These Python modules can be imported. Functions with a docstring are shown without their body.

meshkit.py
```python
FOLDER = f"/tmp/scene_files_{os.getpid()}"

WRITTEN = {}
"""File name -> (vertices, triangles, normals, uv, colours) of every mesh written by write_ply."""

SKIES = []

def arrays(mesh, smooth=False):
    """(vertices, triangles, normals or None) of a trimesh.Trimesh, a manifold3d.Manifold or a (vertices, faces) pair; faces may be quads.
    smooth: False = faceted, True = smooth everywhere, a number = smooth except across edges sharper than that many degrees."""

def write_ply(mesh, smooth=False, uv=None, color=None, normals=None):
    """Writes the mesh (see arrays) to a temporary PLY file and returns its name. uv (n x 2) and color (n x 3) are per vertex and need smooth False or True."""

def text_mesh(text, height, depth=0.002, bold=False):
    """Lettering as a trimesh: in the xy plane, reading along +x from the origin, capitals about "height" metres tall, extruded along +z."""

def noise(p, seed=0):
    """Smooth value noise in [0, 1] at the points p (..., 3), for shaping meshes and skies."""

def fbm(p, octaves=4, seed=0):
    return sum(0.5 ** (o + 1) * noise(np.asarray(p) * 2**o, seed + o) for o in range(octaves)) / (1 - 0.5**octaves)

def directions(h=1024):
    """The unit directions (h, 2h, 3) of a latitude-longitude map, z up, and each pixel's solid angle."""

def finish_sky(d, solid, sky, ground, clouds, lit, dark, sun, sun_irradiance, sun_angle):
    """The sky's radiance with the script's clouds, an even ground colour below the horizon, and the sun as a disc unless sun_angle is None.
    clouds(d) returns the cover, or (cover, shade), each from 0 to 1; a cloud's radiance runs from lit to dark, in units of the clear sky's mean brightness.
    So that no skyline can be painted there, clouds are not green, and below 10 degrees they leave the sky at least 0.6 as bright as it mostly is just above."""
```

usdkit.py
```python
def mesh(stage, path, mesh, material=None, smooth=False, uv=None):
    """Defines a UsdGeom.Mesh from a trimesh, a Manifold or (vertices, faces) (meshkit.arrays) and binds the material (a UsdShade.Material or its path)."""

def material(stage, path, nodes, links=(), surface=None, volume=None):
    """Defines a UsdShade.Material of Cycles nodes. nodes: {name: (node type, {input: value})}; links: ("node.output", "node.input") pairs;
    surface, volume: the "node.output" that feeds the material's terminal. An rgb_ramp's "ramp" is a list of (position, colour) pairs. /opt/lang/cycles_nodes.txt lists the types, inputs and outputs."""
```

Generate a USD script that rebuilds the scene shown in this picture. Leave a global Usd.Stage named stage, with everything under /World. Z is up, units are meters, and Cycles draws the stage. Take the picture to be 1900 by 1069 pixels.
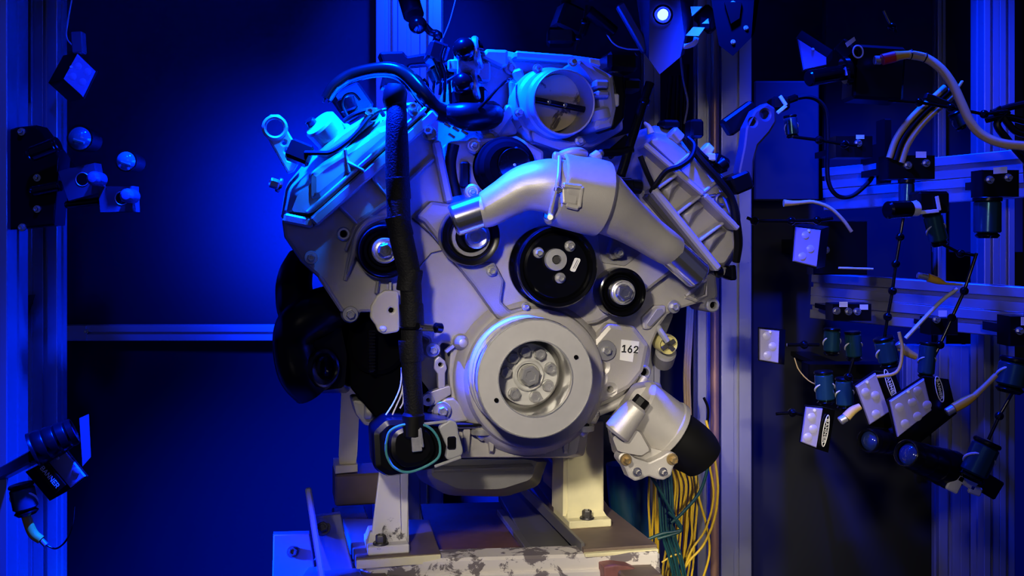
import math, random
import numpy as np, trimesh, usdkit, meshkit
from shapely.geometry import Polygon, Point, box as sbox
from shapely.ops import unary_union
from pxr import Usd, UsdGeom, UsdLux, Gf, Sdf, UsdShade, Vt

stage = Usd.Stage.CreateInMemory()
UsdGeom.SetStageUpAxis(stage, 'Z'); UsdGeom.SetStageMetersPerUnit(stage, 1.0)
UsdGeom.Xform.Define(stage, '/World'); UsdGeom.Scope.Define(stage, '/World/Looks')
random.seed(7); rng = np.random.default_rng(7)

# ------------------------------------------------------------------ camera, lights, exposure
F, CX, HY, CZ = 1900.0, 950.0, 440.0, 1.25          # focal length in pixels, principal column, horizon row, eye height
cam = UsdGeom.Camera.Define(stage, '/World/camera')
cam.CreateHorizontalApertureAttr(36.0); cam.CreateVerticalApertureAttr(36.0 * 1069 / 1900)
cam.CreateFocalLengthAttr(36.0 * F / 1900)
cam.CreateVerticalApertureOffsetAttr(-(534.5 - HY) * 36.0 / 1900)
cam.CreateClippingRangeAttr((0.05, 50.0)); cam.CreateFStopAttr(0.0)
cam.CreateExposureAttr(0.0)
cam.AddTranslateOp().Set((0, 0, CZ)); cam.AddRotateXOp().Set(90)

def look_at(x, pos, to):
    m = Gf.Matrix4d().SetLookAt(Gf.Vec3d(*map(float, pos)), Gf.Vec3d(*map(float, to)), Gf.Vec3d(0, 0, 1) if abs(to[0]-pos[0]) + abs(to[1]-pos[1]) > 1e-6 else Gf.Vec3d(0, 1, 0)).GetInverse()
    x.AddTransformOp().Set(m)
def rect_light(name, pos, to, w, h, color, power, spread=None):
    l = UsdLux.RectLight.Define(stage, '/World/' + name); l.CreateWidthAttr(w); l.CreateHeightAttr(h)
    l.CreateColorAttr(color); l.CreateIntensityAttr(power); look_at(l, pos, to)
    if spread:
        s = UsdLux.ShapingAPI.Apply(l.GetPrim()); s.CreateShapingConeAngleAttr(spread)
def spot(name, pos, to, r, color, power, cone, soft=0.5):
    l = UsdLux.SphereLight.Define(stage, '/World/' + name); l.CreateRadiusAttr(r)
    l.CreateColorAttr(color); l.CreateIntensityAttr(power); look_at(l, pos, to)
    s = UsdLux.ShapingAPI.Apply(l.GetPrim()); s.CreateShapingConeAngleAttr(cone); s.CreateShapingConeSoftnessAttr(soft)
BLUE = (0.0, 0.02, 1.0)
WARM = (1.0, 0.90, 0.74)
rect_light('added_front_fill', (0.1, -0.3, 1.75), (0.1, 1.6, 1.05), 0.9, 0.5, WARM, 0.14)  # unseen fill added in front to lift the pale parts
spot('work_lamp', (-0.25, 0.2, 1.60), (0.17, 1.6, 0.94), 0.05, WARM, 760.0, 18, 1.0)
spot('added_white_right', (0.15, 0.1, 1.62), (0.29, 1.6, 1.34), 0.05, WARM, 150.0, 10.5, 1.0)  # added spot, unseen; whitens the throttle body and right head
spot('added_white_cluster', (0.25, 0.1, 1.45), (0.73, 1.65, 1.26), 0.05, WARM, 95.0, 15, 1.0)  # white spot added to brighten the right sensor cluster
spot('added_white_low', (0.32, 0.2, 1.30), (0.37, 1.95, 0.76), 0.05, WARM, 620.0, 12, 1.0)  # extra unseen spot, put in for the hanging cables and lower posts
spot('added_white_left', (-0.60, 0.3, 0.92), (-0.15, 1.7, 0.88), 0.05, WARM, 110.0, 9, 1.0)  # small spot added out of view for the left legs and deck
spot('blue_lamp_above', (-0.30, 1.462, 2.12), (-0.26, 1.64, 1.25), 0.03, BLUE, 100000.0, 36, 1.0)
spot('added_blue_top', (0.05, 1.32, 1.98), (-0.24, 1.53, 1.42), 0.03, (0.0, 0.12, 1.0), 30000.0, 8, 1.0)  # narrow cyan-tinted spot added to heighten the filler neck
spot('added_blue_low', (-1.05, 1.15, 1.05), (-0.37, 1.55, 0.73), 0.03, BLUE, 60000.0, 8.5, 1.0)  # added out of view so the low left side plates turn blue
spot('added_blue_behind', (-0.36, 2.16, 1.32), (-0.45, 2.5, 1.31), 0.02, BLUE, 10000.0, 52, 1.0)  # unseen spot added behind the engine for the glow on the wall
spot('added_blue_post', (-0.10, 1.55, 2.2), (-0.24, 2.36, 1.72), 0.03, BLUE, 7000.0, 16, 1.0)  # added only to light the broad post at the top
spot('added_blue_left', (-0.55, 1.15, 2.2), (-0.88, 1.85, 1.2), 0.03, BLUE, 2600.0, 22, 1.0)  # extra blue spot, unseen, for the left post and its sensors
spot('added_blue_right', (0.58, 1.68, 2.2), (0.85, 2.0, 1.15), 0.03, BLUE, 15000.0, 29, 1.0)  # blue fill added above the right rails and panels, out of view
spot('added_blue_bracket', (0.30, 1.50, 1.75), (0.39, 1.66, 1.42), 0.02, BLUE, 9000.0, 34, 1.0)  # spot added out of view for the right lifting bracket
dome = UsdLux.DomeLight.Define(stage, '/World/ambient'); dome.CreateIntensityAttr(1.0); dome.CreateColorAttr((0.004, 0.005, 0.02))

# ------------------------------------------------------------------ from pixels to points
def W(px, py, D):                                    # the point at depth D in front of the eye
    return np.array([(px - CX) / F * D, D, CZ - (py - HY) / F * D])
PSI = math.radians(13.0)                             # the engine stands turned by 13 degrees
EX, EY = np.array([math.cos(PSI), math.sin(PSI), 0]), np.array([-math.sin(PSI), math.cos(PSI), 0])
ORG = W(985, 900, 1.56)
EYE = np.array([0, 0, CZ])
def E(px, py, t=0.0):                                # engine coordinates (right, back, up) on the plane t behind the front cover
    r = np.array([(px - CX) / F, 1, -(py - HY) / F])
    s = (t + (ORG - EYE) @ EY) / (r @ EY)
    p = EYE + s * r - ORG
    return np.array([p @ EX, t, p[2]])
def ES(px, t=0.0):                                   # metres per pixel there
    r = np.array([(px - CX) / F, 1, 0])
    return (t + (ORG - EYE) @ EY) / (r @ EY) / F
def e2w(p): return ORG + np.asarray(p)[..., 0:1] * EX + np.asarray(p)[..., 1:2] * EY + np.asarray(p)[..., 2:3] * np.array([0, 0, 1.0])

# ------------------------------------------------------------------ shapes
def V(*a): return np.array(a, float)
def unit(a): a = np.asarray(a, float); return a / (np.linalg.norm(a) + 1e-12)
def cat(*ms):
    out = []
    for m in ms: out.extend(m) if isinstance(m, (list, tuple)) else out.append(m)
    return trimesh.util.concatenate(out)
def frame(axis, up=None):
    z = unit(axis); a = np.array([0, 0, 1.0]) if up is None else np.asarray(up, float)
    if abs(unit(a) @ z) > 0.98: a = np.array([1.0, 0, 0])
    x = unit(np.cross(a, z)); y = np.cross(z, x)
    return np.stack([x, y, z], 1)
def grid_faces(n, m, close=True):
    f = []
    for i in range(n - 1):
        for j in range(m if close else m - 1):
            a, b, c, d = i*m+j, i*m+(j+1) % m, (i+1)*m+(j+1) % m, (i+1)*m+j
            f += [(a, b, c), (a, c, d)]
    return np.array(f)
def lathe(prof, c, axis=(0, 1, 0), n=40, a0=0, a1=2*math.pi):
    """prof: (radius, height along axis) pairs."""
    R = frame(axis); full = abs(a1 - a0 - 2*math.pi) < 1e-6
    ang = np.linspace(a0, a1, n, endpoint=not full)
    p = np.array(prof, float)
    v = np.stack([p[:, 0:1]*np.cos(ang), p[:, 0:1]*np.sin(ang), np.repeat(p[:, 1:2], n, 1)], -1).reshape(-1, 3) @ R.T + np.asarray(c)
    m = trimesh.Trimesh(v, grid_faces(len(p), n, full), process=False)
    m.merge_vertices(); m.update_faces(m.nondegenerate_faces()); return m
def cyl(p0, p1, r, n=20, bevel=0.0, r2=None):
    p0, p1 = np.asarray(p0, float), np.asarray(p1, float); h = np.linalg.norm(p1 - p0); r2 = r if r2 is None else r2
    b = min(bevel, h*0.45, r*0.9, r2*0.9)
    pr = [(0, 0), (r-b, 0)] + ([(r, b), (r2, h-b)] if b else [(r2, h)]) + ([(r2-b, h)] if b else []) + [(0, h)]
    return lathe(pr, p0, p1 - p0, n)
def ball(c, r, n=16): 
    m = trimesh.creation.uv_sphere(r, count=[n, n]); m.apply_translation(c); return m
def spline(pts, k=8):
    p = np.asarray(pts, float)
    if len(p) < 3: return np.linspace(p[0], p[-1], k+1)
    q = np.vstack([2*p[0]-p[1], p, 2*p[-1]-p[-2]]); out = []
    for i in range(1, len(q)-2):
        for s in np.arange(k)/k:
            a, b, c, d = q[i-1], q[i], q[i+1], q[i+2]
            out.append(0.5*((2*b) + (c-a)*s + (2*a-5*b+4*c-d)*s*s + (3*b-a-3*c+d)*s**3))
    return np.array(out + [p[-1]])
def tube(pts, r, n=14, k=8, caps=True, smooth=True, squash=None):
    """A tube along a smooth line; r a number or one per point. squash=(factor, direction) flattens it."""
    p = np.asarray(pts, float); rr = np.full(len(p), float(r)) if np.ndim(r) == 0 else np.asarray(r, float)
    both = spline(np.column_stack([p, rr]), k) if smooth else np.column_stack([p, rr])
    p, rr = both[:, :3], np.maximum(both[:, 3], 1e-5)
    t = np.gradient(p, axis=0); t /= np.linalg.norm(t, axis=1, keepdims=True) + 1e-12
    x = frame(t[0])[:, 0]; vs = []; ang = np.arange(n)*2*np.pi/n
    for i in range(len(p)):
        x = unit(x - (x @ t[i])*t[i]); y = np.cross(t[i], x)
        vs.append(p[i] + rr[i]*(np.cos(ang)[:, None]*x + np.sin(ang)[:, None]*y))
    v = np.vstack(vs); f = grid_faces(len(p), n)
    if caps:
        v = np.vstack([v, p[0], p[-1]]); L = (len(p)-1)*n; a, b = len(v)-2, len(v)-1
        f = np.vstack([f, [(a, (j+1) % n, j) for j in range(n)], [(b, L+j, L+(j+1) % n) for j in range(n)]])
    return trimesh.Trimesh(v, f, process=False)
def rbox(size, bevel=0.002, c=(0, 0, 0), R=None):
    s = np.asarray(size, float)/2; b = min(bevel, s.min()*0.9); pts = []
    for sx in (-1, 1):
        for sy in (-1, 1):
            for sz in (-1, 1):
                k = np.array([sx, sy, sz])
                for ax in range(3):
                    q = s - b; q = q.copy(); q[ax] = s[ax]; pts.append(k*q)
    m = trimesh.convex.convex_hull(np.array(pts))
    v = np.array(m.vertices)
    if R is not None: v = v @ np.asarray(R).T
    return trimesh.Trimesh(v + np.asarray(c), m.faces, process=False)
def bar(p0, p1, w, h, bevel=0.002, up=(0, 0, 1)):
    p0, p1 = np.asarray(p0, float), np.asarray(p1, float); R = frame(p1 - p0, up)
    return rbox((w, h, np.linalg.norm(p1 - p0)), bevel, (p0 + p1)/2, R)
def hull(pts): return trimesh.convex.convex_hull(np.asarray(pts, float))
def ring_inset(c, b):
    e = np.roll(c, -1, 0) - c; n = np.stack([-e[:, 1], e[:, 0]], 1); n /= np.linalg.norm(n, axis=1, keepdims=True) + 1e-12
    m = n + np.roll(n, 1, 0); d = np.maximum((m*m).sum(1, keepdims=True)/2, 0.6)
    return c + b*m/d                                    # for a counter-clockwise ring this is inwards
def extrude(poly, t0, t1, bevel=0.0, steps=2, to3=None):
    """A polygon in the (u, v) plane from depth t0 (front, rounded over by bevel) to t1. to3 maps (u, t, v) rows to points."""
    parts = []
    for g in getattr(poly, 'geoms', [poly]):
        g = Polygon(g.exterior, g.interiors)
        rings = [np.array(g.exterior.coords)[:-1]] + [np.array(i.coords)[:-1] for i in g.interiors]
        ins = []
        for k, c in enumerate(rings):
            ar = 0.5*np.sum(c[:, 0]*np.roll(c[:, 1], -1) - np.roll(c[:, 0], -1)*c[:, 1])
            if (ar > 0) != (k == 0): c = c[::-1]
            lv = []; sg = 1 if t1 > t0 else -1
            for s in range(steps + 1 if bevel else 1):
                a = (s/steps)*math.pi/2 if bevel else 0
                lv.append((ring_inset(c, bevel*(1-math.sin(a))) if bevel else c, t0 + sg*bevel*(1-math.cos(a)) if bevel else t0))
            ins.append(lv[0][0]); lv.append((c, t1))
            v = np.vstack([np.column_stack([q[:, 0], np.full(len(q), t), q[:, 1]]) for q, t in lv])
            parts.append(trimesh.Trimesh(v, grid_faces(len(lv), len(c)), process=False))
        cap = Polygon(ins[0], ins[1:])
        if not cap.is_valid: cap = cap.buffer(0)
        for gg, t in ((cap, t0), (g, t1)):
            for q in getattr(gg, 'geoms', [gg]):
                if q.is_empty or q.area < 1e-10: continue
                v2, f2 = trimesh.creation.triangulate_polygon(q, engine='earcut')
                parts.append(trimesh.Trimesh(np.column_stack([v2[:, 0], np.full(len(v2), t), v2[:, 1]]), f2 if t == t0 else f2[:, ::-1], process=False))
    m = trimesh.util.concatenate(parts); m.merge_vertices()
    if to3 is not None: m = trimesh.Trimesh(to3(np.array(m.vertices)), m.faces, process=False)
    return m
def rounded(poly, r):
    return poly.buffer(-r, quad_segs=5).buffer(2*r, quad_segs=5).buffer(-r, quad_segs=5) if r else poly
def epoly(px, t): return Polygon([E(x, y, t)[[0, 2]] for x, y in px])
def edisc(px, py, rpx, t): u = E(px, py, t); return Point(u[0], u[2]).buffer(rpx*ES(px, t), quad_segs=8)
def plate(px, t0, t1, bevel=0.003, r=0.004, holes=(), adds=()):
    """A plate whose outline is given in pixels of the photograph on the engine plane t0. holes, adds: (x, y, radius) discs."""
    g = epoly(px, t0)
    if not g.is_valid: g = g.buffer(0)
    for a in adds: g = g.union(edisc(*a, t0))
    g = rounded(g, r)
    for a in holes: g = g.difference(edisc(*a, t0))
    if g.geom_type != 'Polygon': g = max(g.geoms, key=lambda q: q.area)
    return extrude(g.simplify(0.0003), t0, t1, bevel)
def loft(rings, cap0=True, cap1=True):
    """Rings of equally many points, joined one after another."""
    n = len(rings[0]); v = np.vstack(rings); f = [grid_faces(len(rings), n)]
    for on, k in ((cap0, 0), (cap1, len(rings)-1)):
        if on:
            v = np.vstack([v, rings[k].mean(0)]); c = len(v)-1
            f.append(np.array([(c, k*n+(j+1) % n, k*n+j) if k == 0 else (c, k*n+j, k*n+(j+1) % n) for j in range(n)]))
    return trimesh.Trimesh(v, np.vstack(f), process=False)
def eloft(rings, dense=3, **kw):
    """Rings given as (pixel outline, t); the outlines are smoothed a little."""
    out = []
    for px, t in rings:
        tp, t = t if isinstance(t, tuple) else (t, t)      # (plane on which the outline is read, plane on which it lies)
        p = np.array([E(x, y, tp) for x, y in px]); p[:, 1] = t; q = []
        for i in range(len(p)):
            a, b, c = p[i-1], p[i], p[(i+1) % len(p)]
            for s in (0.2, 0.5, 0.8)[:dense]:
                u = b + (a-b)*0.22*(1-s); w = b + (c-b)*0.22*s
                q.append(((a-b)*0.22*(1-s)**2 + (c-b)*0.22*s**2) + b)
        out.append(np.array(q))
    return loft(out, **kw)
def bolt(c, axis=(0, -1, 0), af=0.012, h=0.008, fl=None, fh=0.003, socket=False, spin=0.3):
    """A hexagon head on a flange; axis points away from the surface."""
    R = frame(axis); parts = []
    fl = af*0.85 if fl is None else fl
    parts.append(lathe([(fl, 0), (fl, fh*0.6), (fl*0.93, fh), (0, fh)], c, axis, 24))
    n = 6; ang = np.arange(n)*math.pi/3 + spin; rc = af/2/math.cos(math.pi/6)
    rings = [np.column_stack([r*np.cos(ang), r*np.sin(ang), np.full(n, z)]) for r, z in ((rc, fh*0.5), (rc, fh+h*0.85), (rc*0.86, fh+h), (rc*0.55, fh+h), (rc*0.48, fh+h*0.82))]
    parts.append(loft([q @ R.T + np.asarray(c) for q in rings], cap0=False))
    return cat(parts)
def torus(c, axis, R0, r, n=36, m=10, a0=0, a1=2*math.pi):
    R = frame(axis); ang = np.linspace(a0, a1, n)
    return tube(np.stack([R0*np.cos(ang), R0*np.sin(ang), 0*ang], 1) @ R.T + np.asarray(c), r, m, smooth=False)
def lettering(text, h, c, right, up, depth=0.0006, bold=False):
    """Lettering centred on c, capitals h high, raised along right x up."""
    m = meshkit.text_mesh(text, h, depth, bold); v = np.array(m.vertices); b = m.bounds
    v[:, 0] -= (b[0, 0]+b[1, 0])/2; v[:, 1] -= (b[0, 1]+b[1, 1])/2
    R = np.stack([unit(right), unit(up), np.cross(unit(right), unit(up))], 1)
    return trimesh.Trimesh(v @ R.T + np.asarray(c), m.faces, process=False)

# ------------------------------------------------------------------ prims
used = {}
def numbered(parent, name):
    k = used.get((parent, name), 0); used[(parent, name)] = k + 1
    return f'{parent}/{name}' + (f'_{k:03d}' if k else '')
class P:
    def __init__(s, path, base): s.path, s.base = path, np.asarray(base, float)
def keys(prim, **kw):
    for k, v in kw.items():
        if v: prim.SetCustomDataByKey(k, v)
def thing(name, label, category, base=(0, 0, 0), rotz=0, group=None, local=False):
    """An Xform at the thing's base. Its parts are given in world coordinates, or in its own (local)."""
    p = numbered('/World', name); x = UsdGeom.Xform.Define(stage, p)
    x.AddTranslateOp().Set(Gf.Vec3d(*map(float, base)))
    if rotz: x.AddRotateZOp().Set(float(rotz))
    keys(x.GetPrim(), label=label, category=category, group=group)
    return P(p, (0, 0, 0) if local else base)
def part(parent, name, mesh, mat, label=None, smooth=35, kind=None):
    if isinstance(mesh, (list, tuple)): mesh = cat(mesh)
    p = numbered(parent.path, name)
    m = mesh.copy(); m.apply_translation(-parent.base)
    g = usdkit.mesh(stage, p, m, MAT[mat], smooth=smooth)
    keys(g.GetPrim(), label=label, kind=kind)
    return P(p, parent.base)
def single(name, mesh, mat, label, category=None, group=None, kind=None, smooth=35):
    """A thing that is one mesh."""
    if isinstance(mesh, (list, tuple)): mesh = cat(mesh)
    p = numbered('/World', name); m = mesh.copy(); b = m.bounds
    base = np.array([(b[0, 0]+b[1, 0])/2, (b[0, 1]+b[1, 1])/2, b[0, 2]]); m.apply_translation(-base)
    g = usdkit.mesh(stage, p, m, MAT[mat], smooth=smooth); g.AddTranslateOp().Set(Gf.Vec3d(*map(float, base)))
    keys(g.GetPrim(), label=label, category=category, group=group, kind=kind)
    return P(p, base)

# ------------------------------------------------------------------ materials
MAT = {}
def mat(name, color, rough=0.5, metal=0.0, var=0.0, vscale=20.0, bump=0.0, bscale=200.0, emit=None, coat=0.0, spec=0.5, extra=None, rvar=0.0):
    n = {'p': ('principled_bsdf', dict(base_color=color, roughness=rough, metallic=metal, coat_weight=coat, specular_ior_level=spec, **(extra or {})))}; l = []
    if emit: n['p'][1].update(emission_color=emit[0], emission_strength=emit[1])
    if var or bump or rvar: n['tc'] = ('texture_coordinate', {})
    if var:
        n['n'] = ('noise_texture', dict(scale=vscale, detail=5.0, roughness=0.6))
        lo = [c*(1-var) for c in color]; hi = [min(1, c*(1+var)) for c in color]
        n['r'] = ('rgb_ramp', dict(ramp=[(0.3, lo), (0.7, hi)]))
        l += [('tc.object', 'n.vector'), ('n.fac', 'r.fac'), ('r.color', 'p.base_color')]
    if rvar:
        n['rn'] = ('noise_texture', dict(scale=vscale*1.7, detail=4.0)); n['rm'] = ('map_range', dict(from_min=0.3, from_max=0.7, to_min=max(0.02, rough-rvar), to_max=rough+rvar))
        l += [('tc.object', 'rn.vector'), ('rn.fac', 'rm.value'), ('rm.result', 'p.roughness')]
    if bump:
        n['bn'] = ('noise_texture', dict(scale=bscale, detail=3.0)); n['b'] = ('bump', dict(strength=bump, distance=0.002))
        l += [('tc.object', 'bn.vector'), ('bn.fac', 'b.height'), ('b.normal', 'p.normal')]
    MAT[name] = usdkit.material(stage, '/World/Looks/' + name, n, l, surface='p.BSDF')
def chipped(name, paint, under, amount=0.45, scale=28.0):
    n = dict(tc=('texture_coordinate', {}), n=('noise_texture', dict(scale=scale, detail=6.0, roughness=0.65, distortion=0.4)),
             r=('rgb_ramp', dict(ramp=[(amount-0.02, under), (amount+0.02, paint)])), rr=('rgb_ramp', dict(ramp=[(amount-0.02, (0.75,)*3), (amount+0.02, (0.45,)*3)])),
             b=('bump', dict(strength=0.4, distance=0.002)), p=('principled_bsdf', dict(roughness=0.5)))
    MAT[name] = usdkit.material(stage, '/World/Looks/' + name, n, [('tc.object', 'n.vector'), ('n.fac', 'r.fac'), ('n.fac', 'rr.fac'), ('r.color', 'p.base_color'), ('rr.color', 'p.roughness'), ('rr.color', 'b.height'), ('b.normal', 'p.normal')], surface='p.BSDF')
mat('cast_aluminium', (0.45, 0.425, 0.39), 0.46, 0.35, var=0.07, vscale=14, bump=0.12, bscale=900, rvar=0.06)
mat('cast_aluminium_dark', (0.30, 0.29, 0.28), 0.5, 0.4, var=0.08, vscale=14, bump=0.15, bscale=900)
mat('machined_aluminium', (0.72, 0.71, 0.69), 0.30, 0.75, rvar=0.05, vscale=30)
mat('polished_steel', (0.78, 0.77, 0.75), 0.16, 0.95)
mat('bolt_steel', (0.60, 0.59, 0.57), 0.32, 0.75)
mat('bolt_dark', (0.09, 0.085, 0.08), 0.4, 0.6)
mat('bolt_brass', (0.55, 0.40, 0.18), 0.3, 0.8)
mat('pulley_face', (0.50, 0.485, 0.475), 0.55, 0.25, var=0.04, vscale=60)
mat('black_gloss', (0.002, 0.002, 0.0025), 0.14, 0.0, spec=0.45)
mat('black_satin', (0.003, 0.003, 0.0035), 0.28, 0.0, spec=0.22)
mat('black_rubber', (0.004, 0.004, 0.004), 0.5, 0.0, spec=0.15)
mat('black_matte', (0.003, 0.003, 0.0035), 0.9, 0.0, spec=0.0)
mat('cloth_tape', (0.006, 0.006, 0.007), 0.62, 0.0, bump=0.6, bscale=350, spec=0.15)
mat('grey_plastic', (0.30, 0.30, 0.30), 0.5)
mat('white_plastic', (0.72, 0.70, 0.66), 0.45)
mat('cream_plastic', (0.62, 0.58, 0.42), 0.45)
mat('yellow_plastic', (0.62, 0.55, 0.22), 0.45)
mat('teal_rubber', (0.05, 0.24, 0.25), 0.45)
mat('label_white', (0.80, 0.79, 0.76), 0.6)
mat('ink', (0.01, 0.01, 0.01), 0.6)
mat('faint_ink', (0.07, 0.07, 0.07), 0.6)
chipped('throttle_brass', (0.80, 0.68, 0.34), (0.16, 0.13, 0.09), 0.42, 26)
mat('cream_paint', (0.90, 0.82, 0.48), 0.5, var=0.06, vscale=18)
chipped('chipped_paint', (0.80, 0.74, 0.66), (0.20, 0.17, 0.17), 0.47, 26)
chipped('chipped_leg', (0.82, 0.79, 0.76), (0.13, 0.12, 0.14), 0.36, 30)
mat('brown_steel', (0.20, 0.145, 0.11), 0.55, 0.2, var=0.25, vscale=9)
mat('rust_brown', (0.20, 0.095, 0.05), 0.6, 0.0, var=0.4, vscale=7)
mat('grey_steel', (0.20, 0.19, 0.18), 0.45, 0.4, var=0.12, vscale=10)
mat('anodised', (0.46, 0.46, 0.48), 0.34, 0.8)
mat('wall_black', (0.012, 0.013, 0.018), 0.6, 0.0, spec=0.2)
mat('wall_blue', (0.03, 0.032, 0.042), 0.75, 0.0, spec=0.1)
mat('floor_black', (0.012, 0.012, 0.014), 0.7)
mat('sensor_lens', (0.30, 0.28, 0.46), 0.3, 0.0, coat=0.3)
mat('lens_dot', (0.40, 0.38, 0.56), 0.3, 0.0)
mat('teal_anodised', (0.02, 0.09, 0.13), 0.2, 0.6)
mat('blue_lens', (0.01, 0.02, 0.10), 0.08, 0.0, coat=1.0)
mat('green_glass', (0.03, 0.20, 0.22), 0.06, 0.3, coat=1.0)
mat('yellow_cable', (0.85, 0.55, 0.02), 0.45)
mat('tan_cable', (0.60, 0.42, 0.13), 0.5)
mat('orange_boot', (0.85, 0.46, 0.03), 0.45)
mat('red_ring', (0.55, 0.02, 0.02), 0.4)
mat('green_cable', (0.01, 0.075, 0.07), 0.5)
mat('blue_plate', (0.20, 0.20, 0.26), 0.45, 0.2)
mat('led', (0.6, 0.8, 1.0), 0.3, emit=((0.012, 0.03, 1.0), 60.0))
mat('copper', (0.40, 0.22, 0.10), 0.4, 0.5)
mat('hub_metal', (0.66, 0.65, 0.61), 0.42, 0.45)
mat('red_bracket', (0.26, 0.10, 0.085), 0.55, var=0.25, vscale=25)
mat('dark_blue_block', (0.05, 0.05, 0.07), 0.5, 0.2)
mat('painted_glint', (0.15, 0.85, 0.9), 0.15, 0.9)  # colour of the added cyan glint on the reflectors
mat('frosted_lens', (0.08, 0.08, 0.14), 0.4, coat=0.5)
mat('satin_aluminium', (0.55, 0.55, 0.58), 0.4, 0.25)
# ------------------------------------------------------------------ the enclosure
def structure(name, mesh, matn, label=None):
    return single(name, mesh, matn, label, kind='structure')
def slab(x0, x1, y0, y1, z0, z1, b=0.0): return rbox((x1-x0, y1-y0, z1-z0), b or 0.0005, ((x0+x1)/2, (y0+y1)/2, (z0+z1)/2))
structure('floor', slab(-1.9, 1.9, -1.2, 2.62, -0.05, 0.0), 'floor_black')
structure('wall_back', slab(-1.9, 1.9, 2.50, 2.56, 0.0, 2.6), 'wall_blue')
structure('wall_left', slab(-1.75, -1.70, 1.2, 2.50, 0.0, 2.6), 'wall_black')
structure('wall_right', slab(1.55, 1.60, 1.2, 2.50, 0.0, 2.6), 'wall_black')
structure('ceiling', slab(-1.9, 1.9, 0.6, 2.56, 2.60, 2.65), 'floor_black')
def tslot(w, d, cells, slot=0.010, side=True):
    """Section of an aluminium profile with T slots on its faces."""
    g = sbox(-w/2, -d/2, w/2, d/2).buffer(-0.002).buffer(0.002, quad_segs=3); c = w/cells; slot = min(slot, c*0.24, d*0.24); k = min(1.0, c/0.035, d/0.035)
    for i in range(cells):
        x = -w/2 + c*(i+.5)
        for s in (-1, 1):
            g = g.difference(sbox(x-slot/2, s*d/2-0.005*k, x+slot/2, s*d/2+0.005*k)).difference(sbox(x-slot, s*(d/2-0.007*k)-0.003*k, x+slot, s*(d/2-0.007*k)+0.003*k))
    for i in range(cells - 1):
        x = -w/2 + c*(i+1); g = g.difference(Polygon([(x-0.0015, -d/2-1e-4), (x+0.0015, -d/2-1e-4), (x, -d/2+0.002)]))
    if side:
        for s in (-1, 1): g = g.difference(sbox(s*w/2-0.005*k, -slot/2, s*w/2+0.005*k, slot/2))
    g = g.simplify(0.0001); return g if g.geom_type == 'Polygon' else max(g.geoms, key=lambda q: q.area)
def profile(p0, p1, w, d, cells, normal=(0, -1, 0), **kw):
    p0, p1 = np.asarray(p0, float), np.asarray(p1, float); L = np.linalg.norm(p1-p0); z = unit(p1-p0); n = unit(np.asarray(normal) - (np.asarray(normal) @ z)*z); x = np.cross(-n, z)
    m = trimesh.creation.extrude_polygon(tslot(w, d, cells, **kw), L, engine='earcut'); R = np.stack([x, -n, z], 1)
    return trimesh.Trimesh(np.array(m.vertices) @ R.T + p0, m.faces, process=False)
def post(x0, x1, D, d, cells, label, z0=0.0, z1=2.6, **kw):
    a = W(x0, HY, D); b = W(x1, HY, D); c = (a+b)/2; w = b[0]-a[0]
    t = thing('aluminium_post', label, 'post', (c[0], D+d/2, z0))
    part(t, 'profile', profile((c[0], D+d/2, z0), (c[0], D+d/2, z1), w, d, cells, **kw), 'anodised', smooth=False)
    return t
pl = post(14, 106, 1.95, 0.045, 2, 'slotted aluminium post at the left carrying the jointed sensors')
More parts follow.
